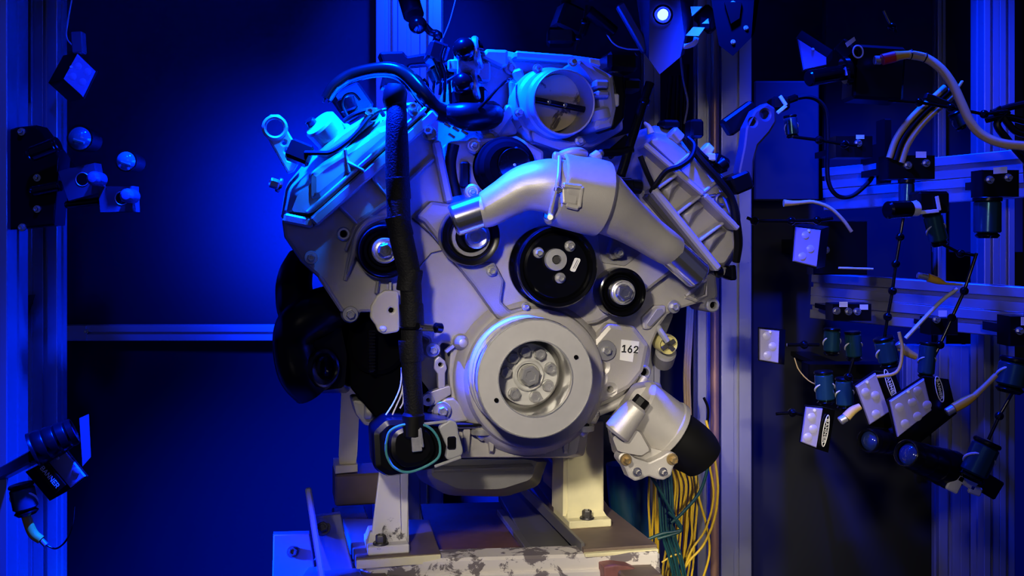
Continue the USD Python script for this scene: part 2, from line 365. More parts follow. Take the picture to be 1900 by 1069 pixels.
part(pl, 'cover_strip', slab(W(18, 0, 1.945)[0], W(55, 0, 1.945)[0], 1.940, 1.9495, W(0, 190, 1.945)[2], 2.2), 'black_satin')
post(-60, 13, 1.80, 0.08, 2, 'grey aluminium post cut off by the left edge of the picture')
pb = post(697, 820, 2.36, 0.05, 3, 'broad blue-lit aluminium post behind the top of the engine')
for x in (727, 793): part(pb, 'highlight_bead', cyl((W(x, 0, 2.359)[0], 2.359, 0.01), (W(x, 0, 2.359)[0], 2.359, 2.59), 0.0032, 10), 'polished_steel', 'polished bead added as a bright highlight line')  # beads added to stand in for bright reflections along the post
post(1194, 1226, 2.36, 0.05, 1, 'narrow blue-lit aluminium post behind the dipstick tube')
post(1338, 1395, 2.05, 0.06, 1, 'tall aluminium post right of the engine with a wide bright face', slot=0.012)
post(1294, 1322, 2.08, 0.05, 1, 'slim aluminium post just left of the tall right one')
post(1826, 1884, 1.98, 0.06, 2, 'bright slotted aluminium post at the upper right corner')
post(1740, 1756, 2.285, 0.03, 1, 'thin blue-lit post in the background of the right cluster', slot=0.006)
single('copper_pipe', cyl((W(1327, 0, 2.03)[0], 2.035, 0.0), (W(1327, 0, 2.03)[0], 2.035, 2.59), 0.0085, 20), 'copper', 'brownish vertical pipe between the two right posts', 'pipe')
# crossbar on the left
cb = thing('crossbar', 'horizontal aluminium bar running from the left post to behind the engine', 'bar', W(90, 617, 2.46))
part(cb, 'profile', profile(W(80, 617, 2.478), W(655, 617, 2.478), 0.038, 0.03, 1, slot=0.006), 'satin_aluminium', smooth=False)
part(cb, 'end_plate', rbox((0.10, 0.006, 0.034), 0.001, W(122, 617, 2.4615)), 'satin_aluminium')
for x in (90, 125, 160): part(cb, 'screw', bolt(W(x, 615, 2.463), FRONT if False else (0, -1, 0), 0.006, 0.004, 0.006, 0.002), 'polished_steel')
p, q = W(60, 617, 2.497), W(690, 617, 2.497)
single('dark_wall_sheet', slab(p[0], q[0], 2.4945, 2.4995, 0.002, p[2]), 'wall_black', 'thin dark sheet over the wall below the crossbar on the left', 'panel')  # thin sheet, darker than the wall, over its lower part
# dark equipment panels on the right
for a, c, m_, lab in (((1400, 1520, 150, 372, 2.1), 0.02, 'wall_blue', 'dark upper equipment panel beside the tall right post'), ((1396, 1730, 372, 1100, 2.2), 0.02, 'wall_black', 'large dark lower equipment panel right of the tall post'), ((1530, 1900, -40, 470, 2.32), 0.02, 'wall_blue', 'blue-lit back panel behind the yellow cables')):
    p, q = W(a[0], a[3], a[4]), W(a[1], a[2], a[4])
    single('equipment_panel', slab(p[0], q[0], a[4], a[4]+c, p[2], q[2], 0.003), m_, lab, 'panel')
# slotted rails on the right that come towards the eye
for (a, b, D0, D1, w, cells, lab) in (((1535, 352), (1905, 322), 2.05, 1.8, 0.085, 2, 'upper slotted aluminium rail of the right cluster'), ((1512, 548), (1905, 580), 2.05, 1.8, 0.090, 2, 'lower slotted aluminium rail of the right cluster')):
    t = thing('aluminium_rail', lab, 'rail', W(*a, D0)); part(t, 'profile', profile(W(*a, D0), W(*b, D1), w, 0.04, cells, normal=(-0.5, -1, 0)), 'anodised', smooth=False)
for x0, x1, y0, y1, D, lab in ((1735, 1815, 640, 1560, 2.1, 'slotted upright behind the lower right sensors'), (1675, 1722, 640, 800, 2.18, 'shaded upright behind the two large sensors')):
    t = thing('aluminium_upright', lab, 'post', W((x0+x1)/2, y1, D)); c = (x0+x1)/2
    part(t, 'profile', profile(W(c, y1, D), W(c, y0, D), (x1-x0)/F*D, 0.04, 2), 'anodised', smooth=False)
# ------------------------------------------------------------------ the engine
eng = thing('engine', 'bare grey aluminium V8 car engine without belts standing on a cream steel stand', 'engine', ORG, math.degrees(PSI), local=True)
Y = (0, 1, 0); FRONT = (0, -1, 0)
def ebolt(parent, px, py, t, r, h=0.008, matn='bolt_steel', fl=1.0, name='bolt', spin=0.3, label=None):
    s = ES(px, t); return part(parent, name, bolt(E(px, py, t), FRONT, r*1.15*s, h, r*fl*s, 0.003, spin=spin), matn, label)
def ep(pts):                                           # [(px, py, t)] -> points
    return [E(*p) for p in pts]

# --- block and heads behind the front cover
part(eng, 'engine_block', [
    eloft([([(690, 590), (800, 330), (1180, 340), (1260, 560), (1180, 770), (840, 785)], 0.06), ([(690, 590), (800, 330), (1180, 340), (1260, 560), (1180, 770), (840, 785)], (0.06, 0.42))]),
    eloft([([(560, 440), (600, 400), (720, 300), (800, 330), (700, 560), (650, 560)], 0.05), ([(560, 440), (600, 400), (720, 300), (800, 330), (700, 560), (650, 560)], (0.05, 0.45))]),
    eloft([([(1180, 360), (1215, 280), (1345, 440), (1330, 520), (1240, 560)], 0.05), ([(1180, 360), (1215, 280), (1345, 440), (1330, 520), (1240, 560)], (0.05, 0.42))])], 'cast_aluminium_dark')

# --- front cover
FC = [(523, 402), (582, 414), (700, 306), (792, 222), (812, 250), (816, 300), (838, 380), (900, 400), (1000, 395), (1140, 390), (1185, 345), (1215, 385), (1309, 500), (1330, 512), (1334, 552), (1300, 562), (1262, 574), (1240, 584), (1226, 604),
      (1211, 640), (1206, 676), (1190, 712), (1150, 748), (1120, 760), (1108, 788), (838, 788), (836, 735), (832, 690), (836, 640), (800, 632), (742, 606), (700, 580), (668, 580), (630, 574), (596, 520), (560, 488), (528, 440)]
cover = part(eng, 'front_cover', plate(FC, 0.0, 0.065, 0.005, 0.004, adds=[(577, 478, 15), (650, 583, 17), (803, 649, 16), (1250, 568, 15), (1320, 566, 14), (1193, 690, 14), (1102, 760, 15), (637, 434, 16)], holes=[(637, 434, 5), (1320, 566, 5), (1193, 690, 7)]), 'cast_aluminium')
# raised pump housing with its joint line
part(cover, 'pump_housing', plate([(768, 404), (786, 412), (846, 486), (918, 562), (938, 606), (1010, 618), (1110, 600), (1180, 560), (1216, 530), (1268, 490), (1240, 440), (1180, 372), (1000, 380), (900, 380), (838, 378), (800, 372)], -0.016, 0.01, 0.006, 0.006), 'cast_aluminium')
part(cover, 'painted_shadow', plate([(1104, 404), (1150, 410), (1186, 440), (1190, 470), (1160, 494), (1116, 488)], -0.0175, 0.0, 0.001, 0.006), 'cast_aluminium_dark')  # dark plate stands in for the shade the pipe casts here
part(cover, 'joint_groove', [tube(ep([(765, 405, -0.001), (800, 434, -0.0165), (844, 489, -0.0165), (910, 560, -0.0165)]), 0.0014, 6, smooth=False), tube(ep([(776, 498, -0.0005), (800, 470, -0.0005), (832, 462, -0.001)]), 0.0011, 6, smooth=False)], 'bolt_dark')
# ribs of the left arm
for a, b, w in (((583, 419), (668, 345), 9), ((660, 418), (722, 372), 8), ((722, 372), (806, 292), 8), ((627, 380), (664, 418), 6), ((690, 330), (722, 370), 5), ((592, 512), (636, 578), 8), ((640, 466), (664, 418), 6)):
    p, q = E(*a, -0.004), E(*b, -0.004); part(cover, 'rib', bar(p, q, w*ES(a[0]), 0.014, 0.003, up=(0, 1, 0)), 'cast_aluminium')
part(cover, 'rib', tube(ep([(690, 400, -0.002), (664, 425, -0.002), (654, 470, -0.002), (640, 520, -0.002)]), [0.008, 0.009, 0.007, 0.003], 10), 'cast_aluminium')
part(cover, 'edge_rib', bar(E(808, 262, -0.008), E(832, 376, -0.008), 0.013, 0.02, 0.003, up=(0, 1, 0)), 'cast_aluminium')
# chain case bulge around the crank, right dish with holes
part(cover, 'crank_bulge', lathe([(0.05, -0.040), (0.098, -0.040), (0.104, -0.036), (0.108, -0.022), (0.116, -0.016), (0.121, -0.002)], E(985, 697, 0), Y, 64), 'cast_aluminium')
part(cover, 'chain_case', plate([(1095, 640), (1130, 600), (1180, 606), (1206, 640), (1196, 690), (1170, 722), (1120, 748), (1090, 756), (1060, 740), (1060, 660)], -0.022, 0.0, 0.008, 0.008, holes=[(1115, 680, 8.5), (1113, 703, 5.5), (1133, 723, 4)]), 'cast_aluminium')
part(cover, 'chain_case_rim', tube(ep([(1196, 700, -0.004), (1178, 726, -0.006), (1148, 748, -0.008), (1110, 764, -0.008)]), 0.007, 12), 'cast_aluminium')
for x, y, r in ((1115, 680, 0.008), (1113, 703, 0.005), (1133, 723, 0.004)): part(cover, 'hole', cyl(E(x, y, -0.005), E(x, y, 0.004), r), 'black_matte')
part(cover, 'slotted_lug', plate([(1190, 590), (1214, 566), (1236, 566), (1236, 580), (1206, 612), (1194, 612)], -0.006, 0.01, 0.003, 0.004), 'cast_aluminium')
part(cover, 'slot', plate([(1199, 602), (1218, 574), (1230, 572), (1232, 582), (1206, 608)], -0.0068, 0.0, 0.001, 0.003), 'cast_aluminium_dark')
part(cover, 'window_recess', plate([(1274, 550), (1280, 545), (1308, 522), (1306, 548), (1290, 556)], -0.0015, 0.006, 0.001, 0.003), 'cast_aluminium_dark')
part(cover, 'window_rim', [tube(ep([(1272, 550, -0.001), (1310, 520, -0.001), (1310, 548, -0.001), (1290, 557, -0.001), (1272, 550, -0.001)]), 0.004, 8, smooth=False)], 'cast_aluminium')
for x, y, r in ((577, 478, 11), (650, 583, 13), (803, 649, 12), (1250, 569, 11), (1102, 760, 12)): ebolt(cover, x, y, -0.004, r, fl=1.15)
ebolt(cover, 1124, 650, -0.024, 12, fl=1.6); ebolt(cover, 820, 762, -0.016, 14, fl=1.2)
for x, y, r, q in ((637, 434, 13, 6), (1320, 566, 13, 6), (1193, 690, 13, 7)):
    part(cover, 'boss', lathe([(q*ES(x), 0.01), (q*ES(x), -0.006), (q*ES(x)+0.001, -0.008), (r*ES(x)-0.002, -0.008), (r*ES(x), -0.006), (r*ES(x), 0.01)], E(x, y, 0), Y, 28), 'machined_aluminium')
    part(cover, 'bore', cyl(E(x, y, 0.001), E(x, y, 0.008), (q-0.5)*ES(x)), 'black_matte')
for x, y, r in ((854, 634, 15), (932, 586, 14)):
    part(cover, 'dome_plug', lathe([(0, -0.026), (r*0.5*ES(x), -0.024), (r*0.86*ES(x), -0.016), (r*ES(x), -0.006), (r*ES(x), 0.0)], E(x, y, 0), Y, 28), 'cast_aluminium')
part(cover, 'locating_tab', bar(E(826, 653, -0.006), E(842, 641, -0.006), 0.007, 0.006, 0.001), 'bolt_steel')
# lugs at the lower left
part(cover, 'lug', plate([(806, 668), (815, 660), (826, 670), (830, 684), (826, 692), (826, 722), (813, 722), (812, 694), (804, 684)], -0.006, 0.006, 0.002, 0.003, holes=[(817, 677, 4)]), 'cast_aluminium')
part(cover, 'lug', plate([(784, 738), (796, 728), (836, 714), (838, 732), (806, 752), (792, 754)], -0.006, 0.006, 0.002, 0.004, holes=[(793, 741, 4)]), 'cast_aluminium')
part(cover, 'lug', plate([(796, 765), (826, 740), (842, 738), (856, 752), (872, 782), (800, 788)], -0.010, 0.01, 0.003, 0.004), 'cast_aluminium')
for x, y in ((817, 677), (793, 741)): part(cover, 'bore', cyl(E(x, y, 0.003), E(x, y, 0.008), 0.004), 'black_matte')
part(cover, 'boss', lathe([(0.0032, 0.0), (0.0032, -0.008), (0.009, -0.008), (0.0095, 0.0)], E(793, 741, -0.004), Y, 20), 'machined_aluminium')
# sticker
sk = part(cover, 'sticker', plate([(1153, 630), (1186, 634), (1184, 657), (1176, 657), (1174, 672), (1150, 668)], -0.0236, -0.0226, 0.0, 0.0), 'label_white', 'white sticker numbered 162')
part(sk, 'number', lettering('162', 13*ES(1170), E(1169, 648, -0.0238), (1, 0, -0.10), (0.1, 0, 1), bold=True), 'ink')

# --- left valve cover
vcl_o = [(522, 398), (580, 412), (700, 304), (803, 214), (786, 188), (742, 192), (700, 204), (640, 252), (575, 290), (530, 344)]
vcl_i = [(540, 392), (580, 398), (697, 292), (780, 218), (770, 204), (738, 212), (704, 228), (650, 284), (590, 330), (552, 362)]
vc = part(eng, 'valve_cover', eloft([(vcl_i, -0.012), ([((a[0]+b[0])/2, (a[1]+b[1])/2) for a, b in zip(vcl_i, vcl_o)], 0.01), (vcl_o, 0.055), (vcl_o, (0.055, 0.44))], cap0=True), 'cast_aluminium')
part(vc, 'flange', [bar(E(526, 404, 0.0), E(581, 415, 0.0), 0.014, 0.03, 0.003, up=(0, 1, 0)), bar(E(580, 413, -0.006), E(806, 212, -0.006), 0.016, 0.03, 0.003, up=(0, 1, 0)), bar(E(568, 396, -0.014), E(790, 200, -0.014), 0.006, 0.012, 0.002, up=(0, 1, 0))], 'cast_aluminium')
part(vc, 'stepped_pad', plate([(586, 284), (612, 262), (630, 246), (690, 204), (708, 206), (694, 226), (650, 262), (606, 290)], -0.014, 0.06, 0.006, 0.004), 'cast_aluminium')
part(vc, 'raised_panel', plate([(574, 322), (600, 300), (652, 268), (700, 235), (728, 226), (732, 252), (690, 290), (640, 334), (596, 370), (574, 372)], -0.018, 0.03, 0.010, 0.006), 'cast_aluminium')
part(vc, 'panel_ridge', [bar(E(642, 300, -0.018), E(676, 318, -0.018), 0.005, 0.008, 0.002, up=(0, 1, 0)), bar(E(640, 276, -0.017), E(648, 322, -0.018), 0.005, 0.008, 0.002, up=(0, 1, 0))], 'cast_aluminium')
part(vc, 'filler_neck', [cyl(E(624, 262, 0.02), E(592, 228, 0.005), 0.026, 32, 0.003), cyl(E(630, 268, 0.022), E(618, 256, 0.016), 0.031, 32, 0.003)], 'cast_aluminium')
part(vc, 'filler_neck', cyl(E(580, 232, 0.02), E(573, 222, 0.015), 0.008, 16, 0.002), 'black_satin', 'small black vent stub')
for x, y in ((797, 249), (520, 344), (770, 205), (690, 214)):
    part(vc, 'cover_bolt', bolt(E(x, y, -0.012 if x != 520 else 0.02), unit((-0.3, -1, 0.3)) if x != 520 else (-1, -0.3, 0.3), 0.013, 0.012, 0.011, 0.004), 'polished_steel')
part(vc, 'ignition_connector', [rbox((0.035, 0.03, 0.026), 0.004, E(556, 284, 0.0), frame((0, -1, 0.2), (0.4, 0, 1))), cyl(E(549, 300, 0.0), E(562, 268, 0.0), 0.010, 14, 0.002)], 'black_satin', 'black coil connector')
part(vc, 'wire', tube(ep([(566, 284, -0.012), (590, 284, -0.022), (616, 282, -0.026), (646, 262, -0.028), (668, 240, -0.028), (686, 218, -0.026), (704, 206, -0.02), (712, 214, -0.01)]), 0.0035, 8), 'black_rubber', 'black coil wire')
part(vc, 'wire', tube(ep([(700, 204, -0.01), (680, 205, -0.012), (660, 212, -0.01), (640, 224, 0.0)]), 0.004, 8), 'black_rubber')
for pts in ([(715, 200), (722, 180), (716, 168)], [(650, 224), (636, 196), (640, 178), (656, 174), (668, 186)], [(612, 190), (604, 178), (600, 190)]):
    part(vc, 'wire', tube(ep([(x, y, 0.05) for x, y in pts]), 0.002, 8), 'black_rubber')
part(vc, 'ignition_coil', [rbox((0.05, 0.05, 0.022), 0.005, E(654, 190, 0.09), frame((0, -1, 0.3), (-0.6, 0, 1))), cyl(E(650, 206, 0.08), E(640, 180, 0.08), 0.014, 16, 0.003)], 'black_satin', 'black ignition coil')

# --- right head and valve cover
vcr_o = [(1186, 300), (1196, 252), (1212, 232), (1250, 240), (1300, 280), (1352, 338), (1374, 392), (1374, 462), (1348, 500), (1316, 498), (1286, 462), (1212, 366)]
vcr_i = [(1194, 306), (1204, 262), (1216, 244), (1248, 252), (1294, 290), (1344, 344), (1364, 394), (1364, 456), (1344, 488), (1320, 488), (1290, 454), (1218, 360)]
vr = part(eng, 'valve_cover', eloft([(vcr_i, 0.008), (vcr_o, 0.02), (vcr_o, (0.02, 0.40))]), 'cast_aluminium')
part(vr, 'gasket_band', bar(E(1197, 362, -0.003), E(1316, 502, -0.003), 0.012, 0.02, 0.001, up=(0, 1, 0)), 'bolt_dark')
part(vr, 'rib', [bar(E(1190, 270, -0.004), E(1298, 362, -0.012), 0.009, 0.04, 0.002, up=(0, 1, 0)), bar(E(1298, 362, -0.012), E(1360, 424, -0.006), 0.009, 0.04, 0.002, up=(0, 1, 0))], 'cast_aluminium')
part(vr, 'rib', bar(E(1206, 352, -0.012), E(1326, 500, -0.012), 0.012, 0.04, 0.003, up=(0, 1, 0)), 'cast_aluminium')
for a, b in (((1216, 350), (1254, 322)), ((1250, 398), (1294, 364)), ((1288, 450), (1336, 414))):
    part(vr, 'rib', bar(E(*a, -0.010), E(*b, -0.010), 0.005, 0.03, 0.0015, up=(0, 1, 0)), 'cast_aluminium')
for q in ([(1222, 352), (1250, 330), (1262, 340), (1250, 352), (1240, 378)], [(1256, 398), (1294, 370), (1306, 384), (1290, 398), (1276, 424)], [(1294, 448), (1334, 420), (1346, 432), (1330, 450), (1314, 472)]):
    c = np.mean(q, 0); part(vr, 'pocket_swell', eloft([([tuple(c + (np.array(p)-c)*k) for p in q], t) for k, t in ((0.35, -0.012), (0.7, -0.009), (1.0, 0.0), (1.25, 0.012))]), 'cast_aluminium')
dq = [(1200, 268), (1212, 244), (1246, 250), (1294, 290), (1346, 348), (1362, 404), (1340, 400), (1300, 356), (1250, 310)]
dc = np.array([(1206, 262), (1222, 262), (1248, 274), (1284, 306), (1328, 358), (1344, 392), (1334, 386), (1300, 350), (1252, 304)])
part(vr, 'domed_top', eloft([(dc.tolist(), -0.016), (((dc*.5 + np.array(dq)*.5)).tolist(), -0.012), (dq, 0.012), (dq, 0.03)]), 'cast_aluminium')
part(vr, 'divider', [bar(E(1245, 314, -0.016), E(1283, 282, -0.008), 0.006, 0.014, 0.002, up=(0, 1, 0)), bar(E(1300, 360, -0.016), E(1336, 330, -0.008), 0.006, 0.014, 0.002, up=(0, 1, 0))], 'cast_aluminium')
part(vr, 'hook', [torus(E(1339, 371, -0.02), FRONT, 0.009, 0.0035, 20, 8, 0.4, 5.0), bar(E(1312, 366, -0.014), E(1330, 362, -0.018), 0.006, 0.006)], 'bolt_dark')
part(vr, 'coil_wire', tube(ep([(1208, 356, -0.02), (1216, 344, -0.03), (1236, 318, -0.034), (1262, 308, -0.034), (1282, 292, -0.032), (1288, 270, -0.024), (1276, 256, -0.012)]), 0.0042, 8), 'black_rubber', 'black branched coil wire')
part(vr, 'coil_wire', tube(ep([(1270, 256, -0.008), (1300, 296, -0.018), (1330, 330, -0.022), (1356, 366, -0.022), (1366, 410, -0.02), (1370, 450, -0.01), (1366, 486, 0.0)]), [0.006, 0.006, 0.006, 0.006, 0.0065, 0.007, 0.006], 10), 'black_rubber')
part(vr, 'coil_wire', tube(ep([(1214, 350, -0.02), (1200, 320, -0.026), (1188, 290, -0.024)]), 0.0042, 8), 'black_rubber')
part(vr, 'coil_wire', tube(ep([(1280, 262, -0.01), (1306, 290, -0.014), (1322, 300, -0.01)]), 0.004, 8), 'black_rubber')
part(vr, 'cylinder_plug', cyl(E(1262, 262, 0.0), E(1244, 244, 0.0), 0.012, 20, 0.003), 'cast_aluminium')
part(vr, 'cylinder_plug', [cyl(E(1318, 284, 0.0), E(1306, 272, 0.0), 0.010, 20, 0.002), rbox((0.014, 0.014, 0.012), 0.002, E(1318, 292, -0.01))], 'white_plastic')
part(vr, 'connector', [rbox((0.03, 0.025, 0.02), 0.004, E(1334, 303, 0.0), frame((0.2, -1, 0.2), (0.5, 0, 1))), cyl(E(1332, 312, -0.005), E(1346, 300, -0.005), 0.011, 16, 0.002)], 'black_satin')
part(vr, 'connector', [rbox((0.022, 0.03, 0.03), 0.004, E(1288, 240, 0.02)), rbox((0.03, 0.03, 0.014), 0.004, E(1240, 232, 0.02))], 'black_satin')
part(vr, 'connector', [rbox((0.026, 0.02, 0.018), 0.004, E(1348, 506, 0.0), frame((0.2, -1, 0), (0.3, 0, 1))), cyl(E(1328, 508, -0.004), E(1340, 504, -0.004), 0.008, 12, 0.002), cyl(E(1358, 492, -0.004), E(1360, 520, -0.004), 0.006, 12, 0.002)], 'black_gloss')
part(vr, 'clip', tube(ep([(1196, 228, -0.01), (1204, 236, -0.016), (1208, 248, -0.018)]), [0.0025, 0.004, 0.006], 10), 'white_plastic', 'small white plastic clip')

# --- coolant outlet pipe
pm = lambda pts: ([E(x, y, t) for x, y, t, r in pts], [r*ES(x, t) for x, y, t, r in pts])
body, rad = pm([(891, 392, -0.106, 30), (905, 388, -0.108, 34), (935, 370, -0.115, 37), (972, 350, -0.12, 43), (1010, 345, -0.125, 50), (1040, 350, -0.125, 56), (1072, 358, -0.125, 61), (1104, 368, -0.122, 61), (1134, 388, -0.118, 52), (1166, 410, -0.11, 42), (1200, 434, -0.10, 36), (1232, 456, -0.092, 33), (1248, 466, -0.087, 30)])
wo = part(eng, 'coolant_pipe', tube(body, rad, 32, 6), 'cast_aluminium', 'cast aluminium coolant crossover pipe')
part(wo, 'spigot', [lathe([(0, -0.001), (0.020, -0.001), (0.0225, 0.001), (0.0235, 0.004), (0.0235, 0.046)], E(841, 410, -0.10), E(892, 391, -0.105)-E(841, 410, -0.10), 36)], 'polished_steel', 'turned hose spigot')
part(wo, 'spigot', [lathe([(0, -0.001), (0.0195, -0.001), (0.0215, 0.001), (0.0225, 0.004), (0.0225, 0.06)], E(1296, 512, -0.080), E(1240, 462, -0.09)-E(1296, 512, -0.080), 36)], 'polished_steel')
ax = unit(E(1104, 366, -0.122)-E(1030, 349, -0.125))
part(wo, 'collar', [lathe([(58*ES(1050), -0.006), (62.5*ES(1050), -0.004), (63.5*ES(1050), 0.0), (66*ES(1080), 0.05), (65.5*ES(1100), 0.064), (62*ES(1110), 0.067)], E(1036, 351, -0.125), ax, 44)], 'cast_aluminium')
part(wo, 'seam_strip', tube([E(1034, 292, -0.13)+V(0, -.012, 0), E(1036, 330, -0.172), E(1029, 362, -0.174), E(1020, 400, -0.165)], 0.003, 8), 'cast_aluminium')
part(wo, 'cast_pad', [bar(E(1044, 344, -0.176), E(1080, 348, -0.176), 0.006, 0.008, 0.002), bar(E(1080, 346, -0.176), E(1074, 386, -0.174), 0.006, 0.008, 0.002, up=(0, 1, 0)), bar(E(1074, 386, -0.174), E(1050, 380, -0.174), 0.006, 0.008, 0.002), plate([(1042, 348), (1076, 350), (1071, 382), (1044, 378)], -0.1765, -0.15, 0.003, 0.003)], 'cast_aluminium')
part(wo, 'plug', [cyl(E(1021, 403, -0.165), E(1021, 403, -0.171), 0.0048, 16, 0.001)], 'machined_aluminium')
part(wo, 'plug', bolt(E(1035, 352, -0.175), FRONT, 0.007, 0.004, 0.006, 0.002), 'polished_steel')
part(wo, 'side_lug', eloft([([(1232, 436), (1256, 452), (1250, 464), (1238, 458)], -0.112), ([(1216, 424), (1264, 456), (1252, 472), (1222, 462)], -0.088)]), 'cast_aluminium')
part(wo, 'top_boss', [cyl(E(1060, 300, -0.12), E(1056, 284, -0.116), 0.026, 24, 0.005), cyl(E(1040, 292, -0.13), E(1026, 290, -0.13), 0.007, 12, 0.002), cyl(E(1098, 296, -0.12), E(1112, 286, -0.118), 0.008, 16, 0.002)], 'cast_aluminium')
part(wo, 'hose_barb', cyl(E(1110, 287, -0.118), E(1118, 282, -0.118), 0.005, 12, 0.001), 'polished_steel')
part(wo, 'outlet_bracket', [plate([(1128, 470), (1140, 430), (1156, 462), (1152, 480), (1136, 482)], -0.030, -0.010, 0.003, 0.003)], 'cast_aluminium_dark')
ebolt(wo, 1148, 469, -0.032, 10, matn='bolt_steel')
ebolt(wo, 1197, 394, -0.030, 11, matn='bolt_steel')

# --- pulleys
def ring_pulley(name, px, py, t, prof, matn, label=None, n=64):
    """prof: (radius in pixels, depth in metres) of a lathe about the engine's long axis."""
    s = ES(px, t); return part(eng, name, lathe([(r*s, d) for r, d in prof], E(px, py, t), Y, n), matn, label)
# crank pulley: broad flat front ring, grooved rim, dished hub
cp = ring_pulley('crank_pulley', 994, 703, -0.125, [(71, 0.066), (71, 0.03), (71, 0.004), (72, 0), (108, 0), (111, 0.002), (112, 0.006), (112, 0.016), (106, 0.020), (106, 0.026), (112, 0.030), (112, 0.036), (105, 0.041), (112, 0.046), (105, 0.051), (112, 0.056), (112, 0.066), (100, 0.070), (60, 0.070)], 'pulley_face', 'broad pale grey crank pulley', 96)
s = ES(994, -0.125); C = E(994, 703, -0.125)
part(cp, 'polished_rim', lathe([(112.2*s, 0.0075), (112.6*s, 0.009), (112.6*s, 0.0145), (112.2*s, 0.0155)], C, Y, 96), 'polished_steel')
part(cp, 'bore_lip', lathe([(69.5*s, 0.003), (70*s, -0.0008), (72*s, -0.0008), (72.4*s, 0.0006)], C, Y, 80), 'machined_aluminium')
part(cp, 'outer_lip', lathe([(108*s, 0.0004), (108.6*s, -0.0008), (110.4*s, -0.0006), (111.2*s, 0.003)], C, Y, 96), 'machined_aluminium')
part(cp, 'bore_wall', lathe([(69.8*s, 0.002), (68.5*s, 0.006), (67*s, 0.030), (66*s, 0.058), (62*s, 0.060)], C, Y, 80), 'polished_steel', 'shiny turned bore')
part(cp, 'hub', [lathe([(0, 0.046), (56*s, 0.046), (59*s, 0.047), (60*s, 0.050), (60*s, 0.066)], C, Y, 72), lathe([(30*s, 0.047), (31*s, 0.042), (28*s, 0.040), (23*s, 0.041), (21*s, 0.046)], C, Y, 48), lathe([(0, 0.041), (17*s, 0.041), (20*s, 0.044), (21*s, 0.047)], C, Y, 40)], 'hub_metal', 'bright machined hub')
Ch = C + V(0, 0.046, 0)
for k, deg in enumerate((132, 98, 60, 14, -30, -72, -128, 172)):
    a = math.radians(deg); part(cp, 'bolt', bolt(Ch + V(45*s*math.cos(a), 0, 45*s*math.sin(a)), FRONT, 0.0148, 0.008, 0.0092, 0.002, spin=0.2*k), 'bolt_steel')
part(cp, 'center_bolt', bolt(C + V(0, 0.0405, 0), FRONT, 0.026, 0.010, 0.0145, 0.003), 'bolt_steel')
for x, y in ((1069, 663), (921, 743)): part(cp, 'timing_notch', cyl(E(x, y, -0.1262), E(x, y, -0.12), 0.0032), 'black_matte')
# water pump pulley: deep black cup with three bolts
wp = ring_pulley('water_pump_pulley', 1036, 495, -0.085, [(0, 0.010), (22, 0.010), (58, 0.006), (63, 0.008), (66, 0.004), (68, 0.001), (74, 0.0), (76.5, 0.003), (76.5, 0.012), (71, 0.016), (71, 0.022), (75, 0.025), (70, 0.029), (75, 0.033), (70, 0.037), (75, 0.041), (70, 0.045), (75, 0.049), (70, 0.053), (77, 0.058), (77, 0.064), (60, 0.068), (30, 0.07)], 'black_gloss', 'glossy black water pump pulley', 80)
sw = ES(1036, -0.085)
part(wp, 'hub', lathe([(0, -0.004), (6*sw, -0.004), (8*sw, -0.001), (9*sw, -0.006), (20*sw, -0.005), (21*sw, -0.002), (21*sw, 0.01)], E(1031, 482, -0.078), Y, 40), 'grey_plastic')
part(wp, 'hub_hole', lathe([(0, -0.0055), (7.5*sw, -0.0055), (8*sw, -0.003)], E(1031, 482, -0.078), Y, 6), 'bolt_dark')
for x, y in ((999, 469), (1057, 457), (1039, 516)): ebolt(wp, x, y, -0.078, 10, 0.007, fl=1.05)
tag = part(wp, 'sticker', plate([(1058, 500), (1067, 478), (1077, 480), (1077, 484), (1067, 505), (1058, 503)], -0.0785, -0.0765, 0.0, 0.002), 'label_white', 'small pale sticker')
part(tag, 'print_line', [bar(E(1063.5, 498, -0.0788), E(1071.5, 482, -0.0788), 0.0012, 0.0004, 0.0001), bar(E(1066.5, 499, -0.0788), E(1074, 484, -0.0788), 0.0008, 0.0004, 0.0001)], 'faint_ink')
# idlers
def idler(px, py, r, t, hub_r, hexr, label, hexm='polished_steel'):
    w = ring_pulley('idler_pulley', px, py, t, [(0, 0.006), (hub_r+5, 0.006), (hub_r+8, 0.011), (r*0.70, 0.011), (r*0.76, 0.006), (r*0.82, 0.004), (r*0.86, 0.002), (r*0.92, 0.0), (r*0.98, 0.001), (r, 0.005), (r, 0.032), (r*0.95, 0.036), (r*0.4, 0.036)], 'black_gloss', label, 64)
    q = ES(px, t); c = E(px, py, t)
    part(w, 'hub', [lathe([(0, -0.002), (hub_r*0.6*q, -0.002), (hub_r*0.84*q, 0.0), (hub_r*0.9*q, -0.003), (hub_r*q, -0.002), (hub_r*q, 0.012)], c, Y, 40)], 'machined_aluminium')
    part(w, 'bolt', bolt(c + V(0, -0.002, 0), FRONT, hexr*2*q, 0.009, hexr*1.2*q, 0.002), hexm)
    return w
idler(1156, 543, 46, -0.060, 23, 13, 'small black idler pulley at the right')
idler(714, 465, 53, -0.030, 24, 12, 'black idler pulley behind the taped harness')
tn = ring_pulley('tensioner_pulley', 874, 438, -0.055, [(0, 0.008), (24, 0.008), (30, 0.012), (38, 0.012), (42, 0.004), (46, 0.001), (54, 0.0), (56, 0.004), (56, 0.03), (50, 0.034), (20, 0.034)], 'black_satin', 'black tensioner pulley behind the pipe spigot')
q = ES(874, -0.055)
part(tn, 'hub', lathe([(0, 0.004), (9*q, 0.004), (12*q, 0.0), (19*q, -0.002), (22*q, 0.0), (22*q, 0.01)], E(884, 440, -0.055), Y, 36), 'machined_aluminium')
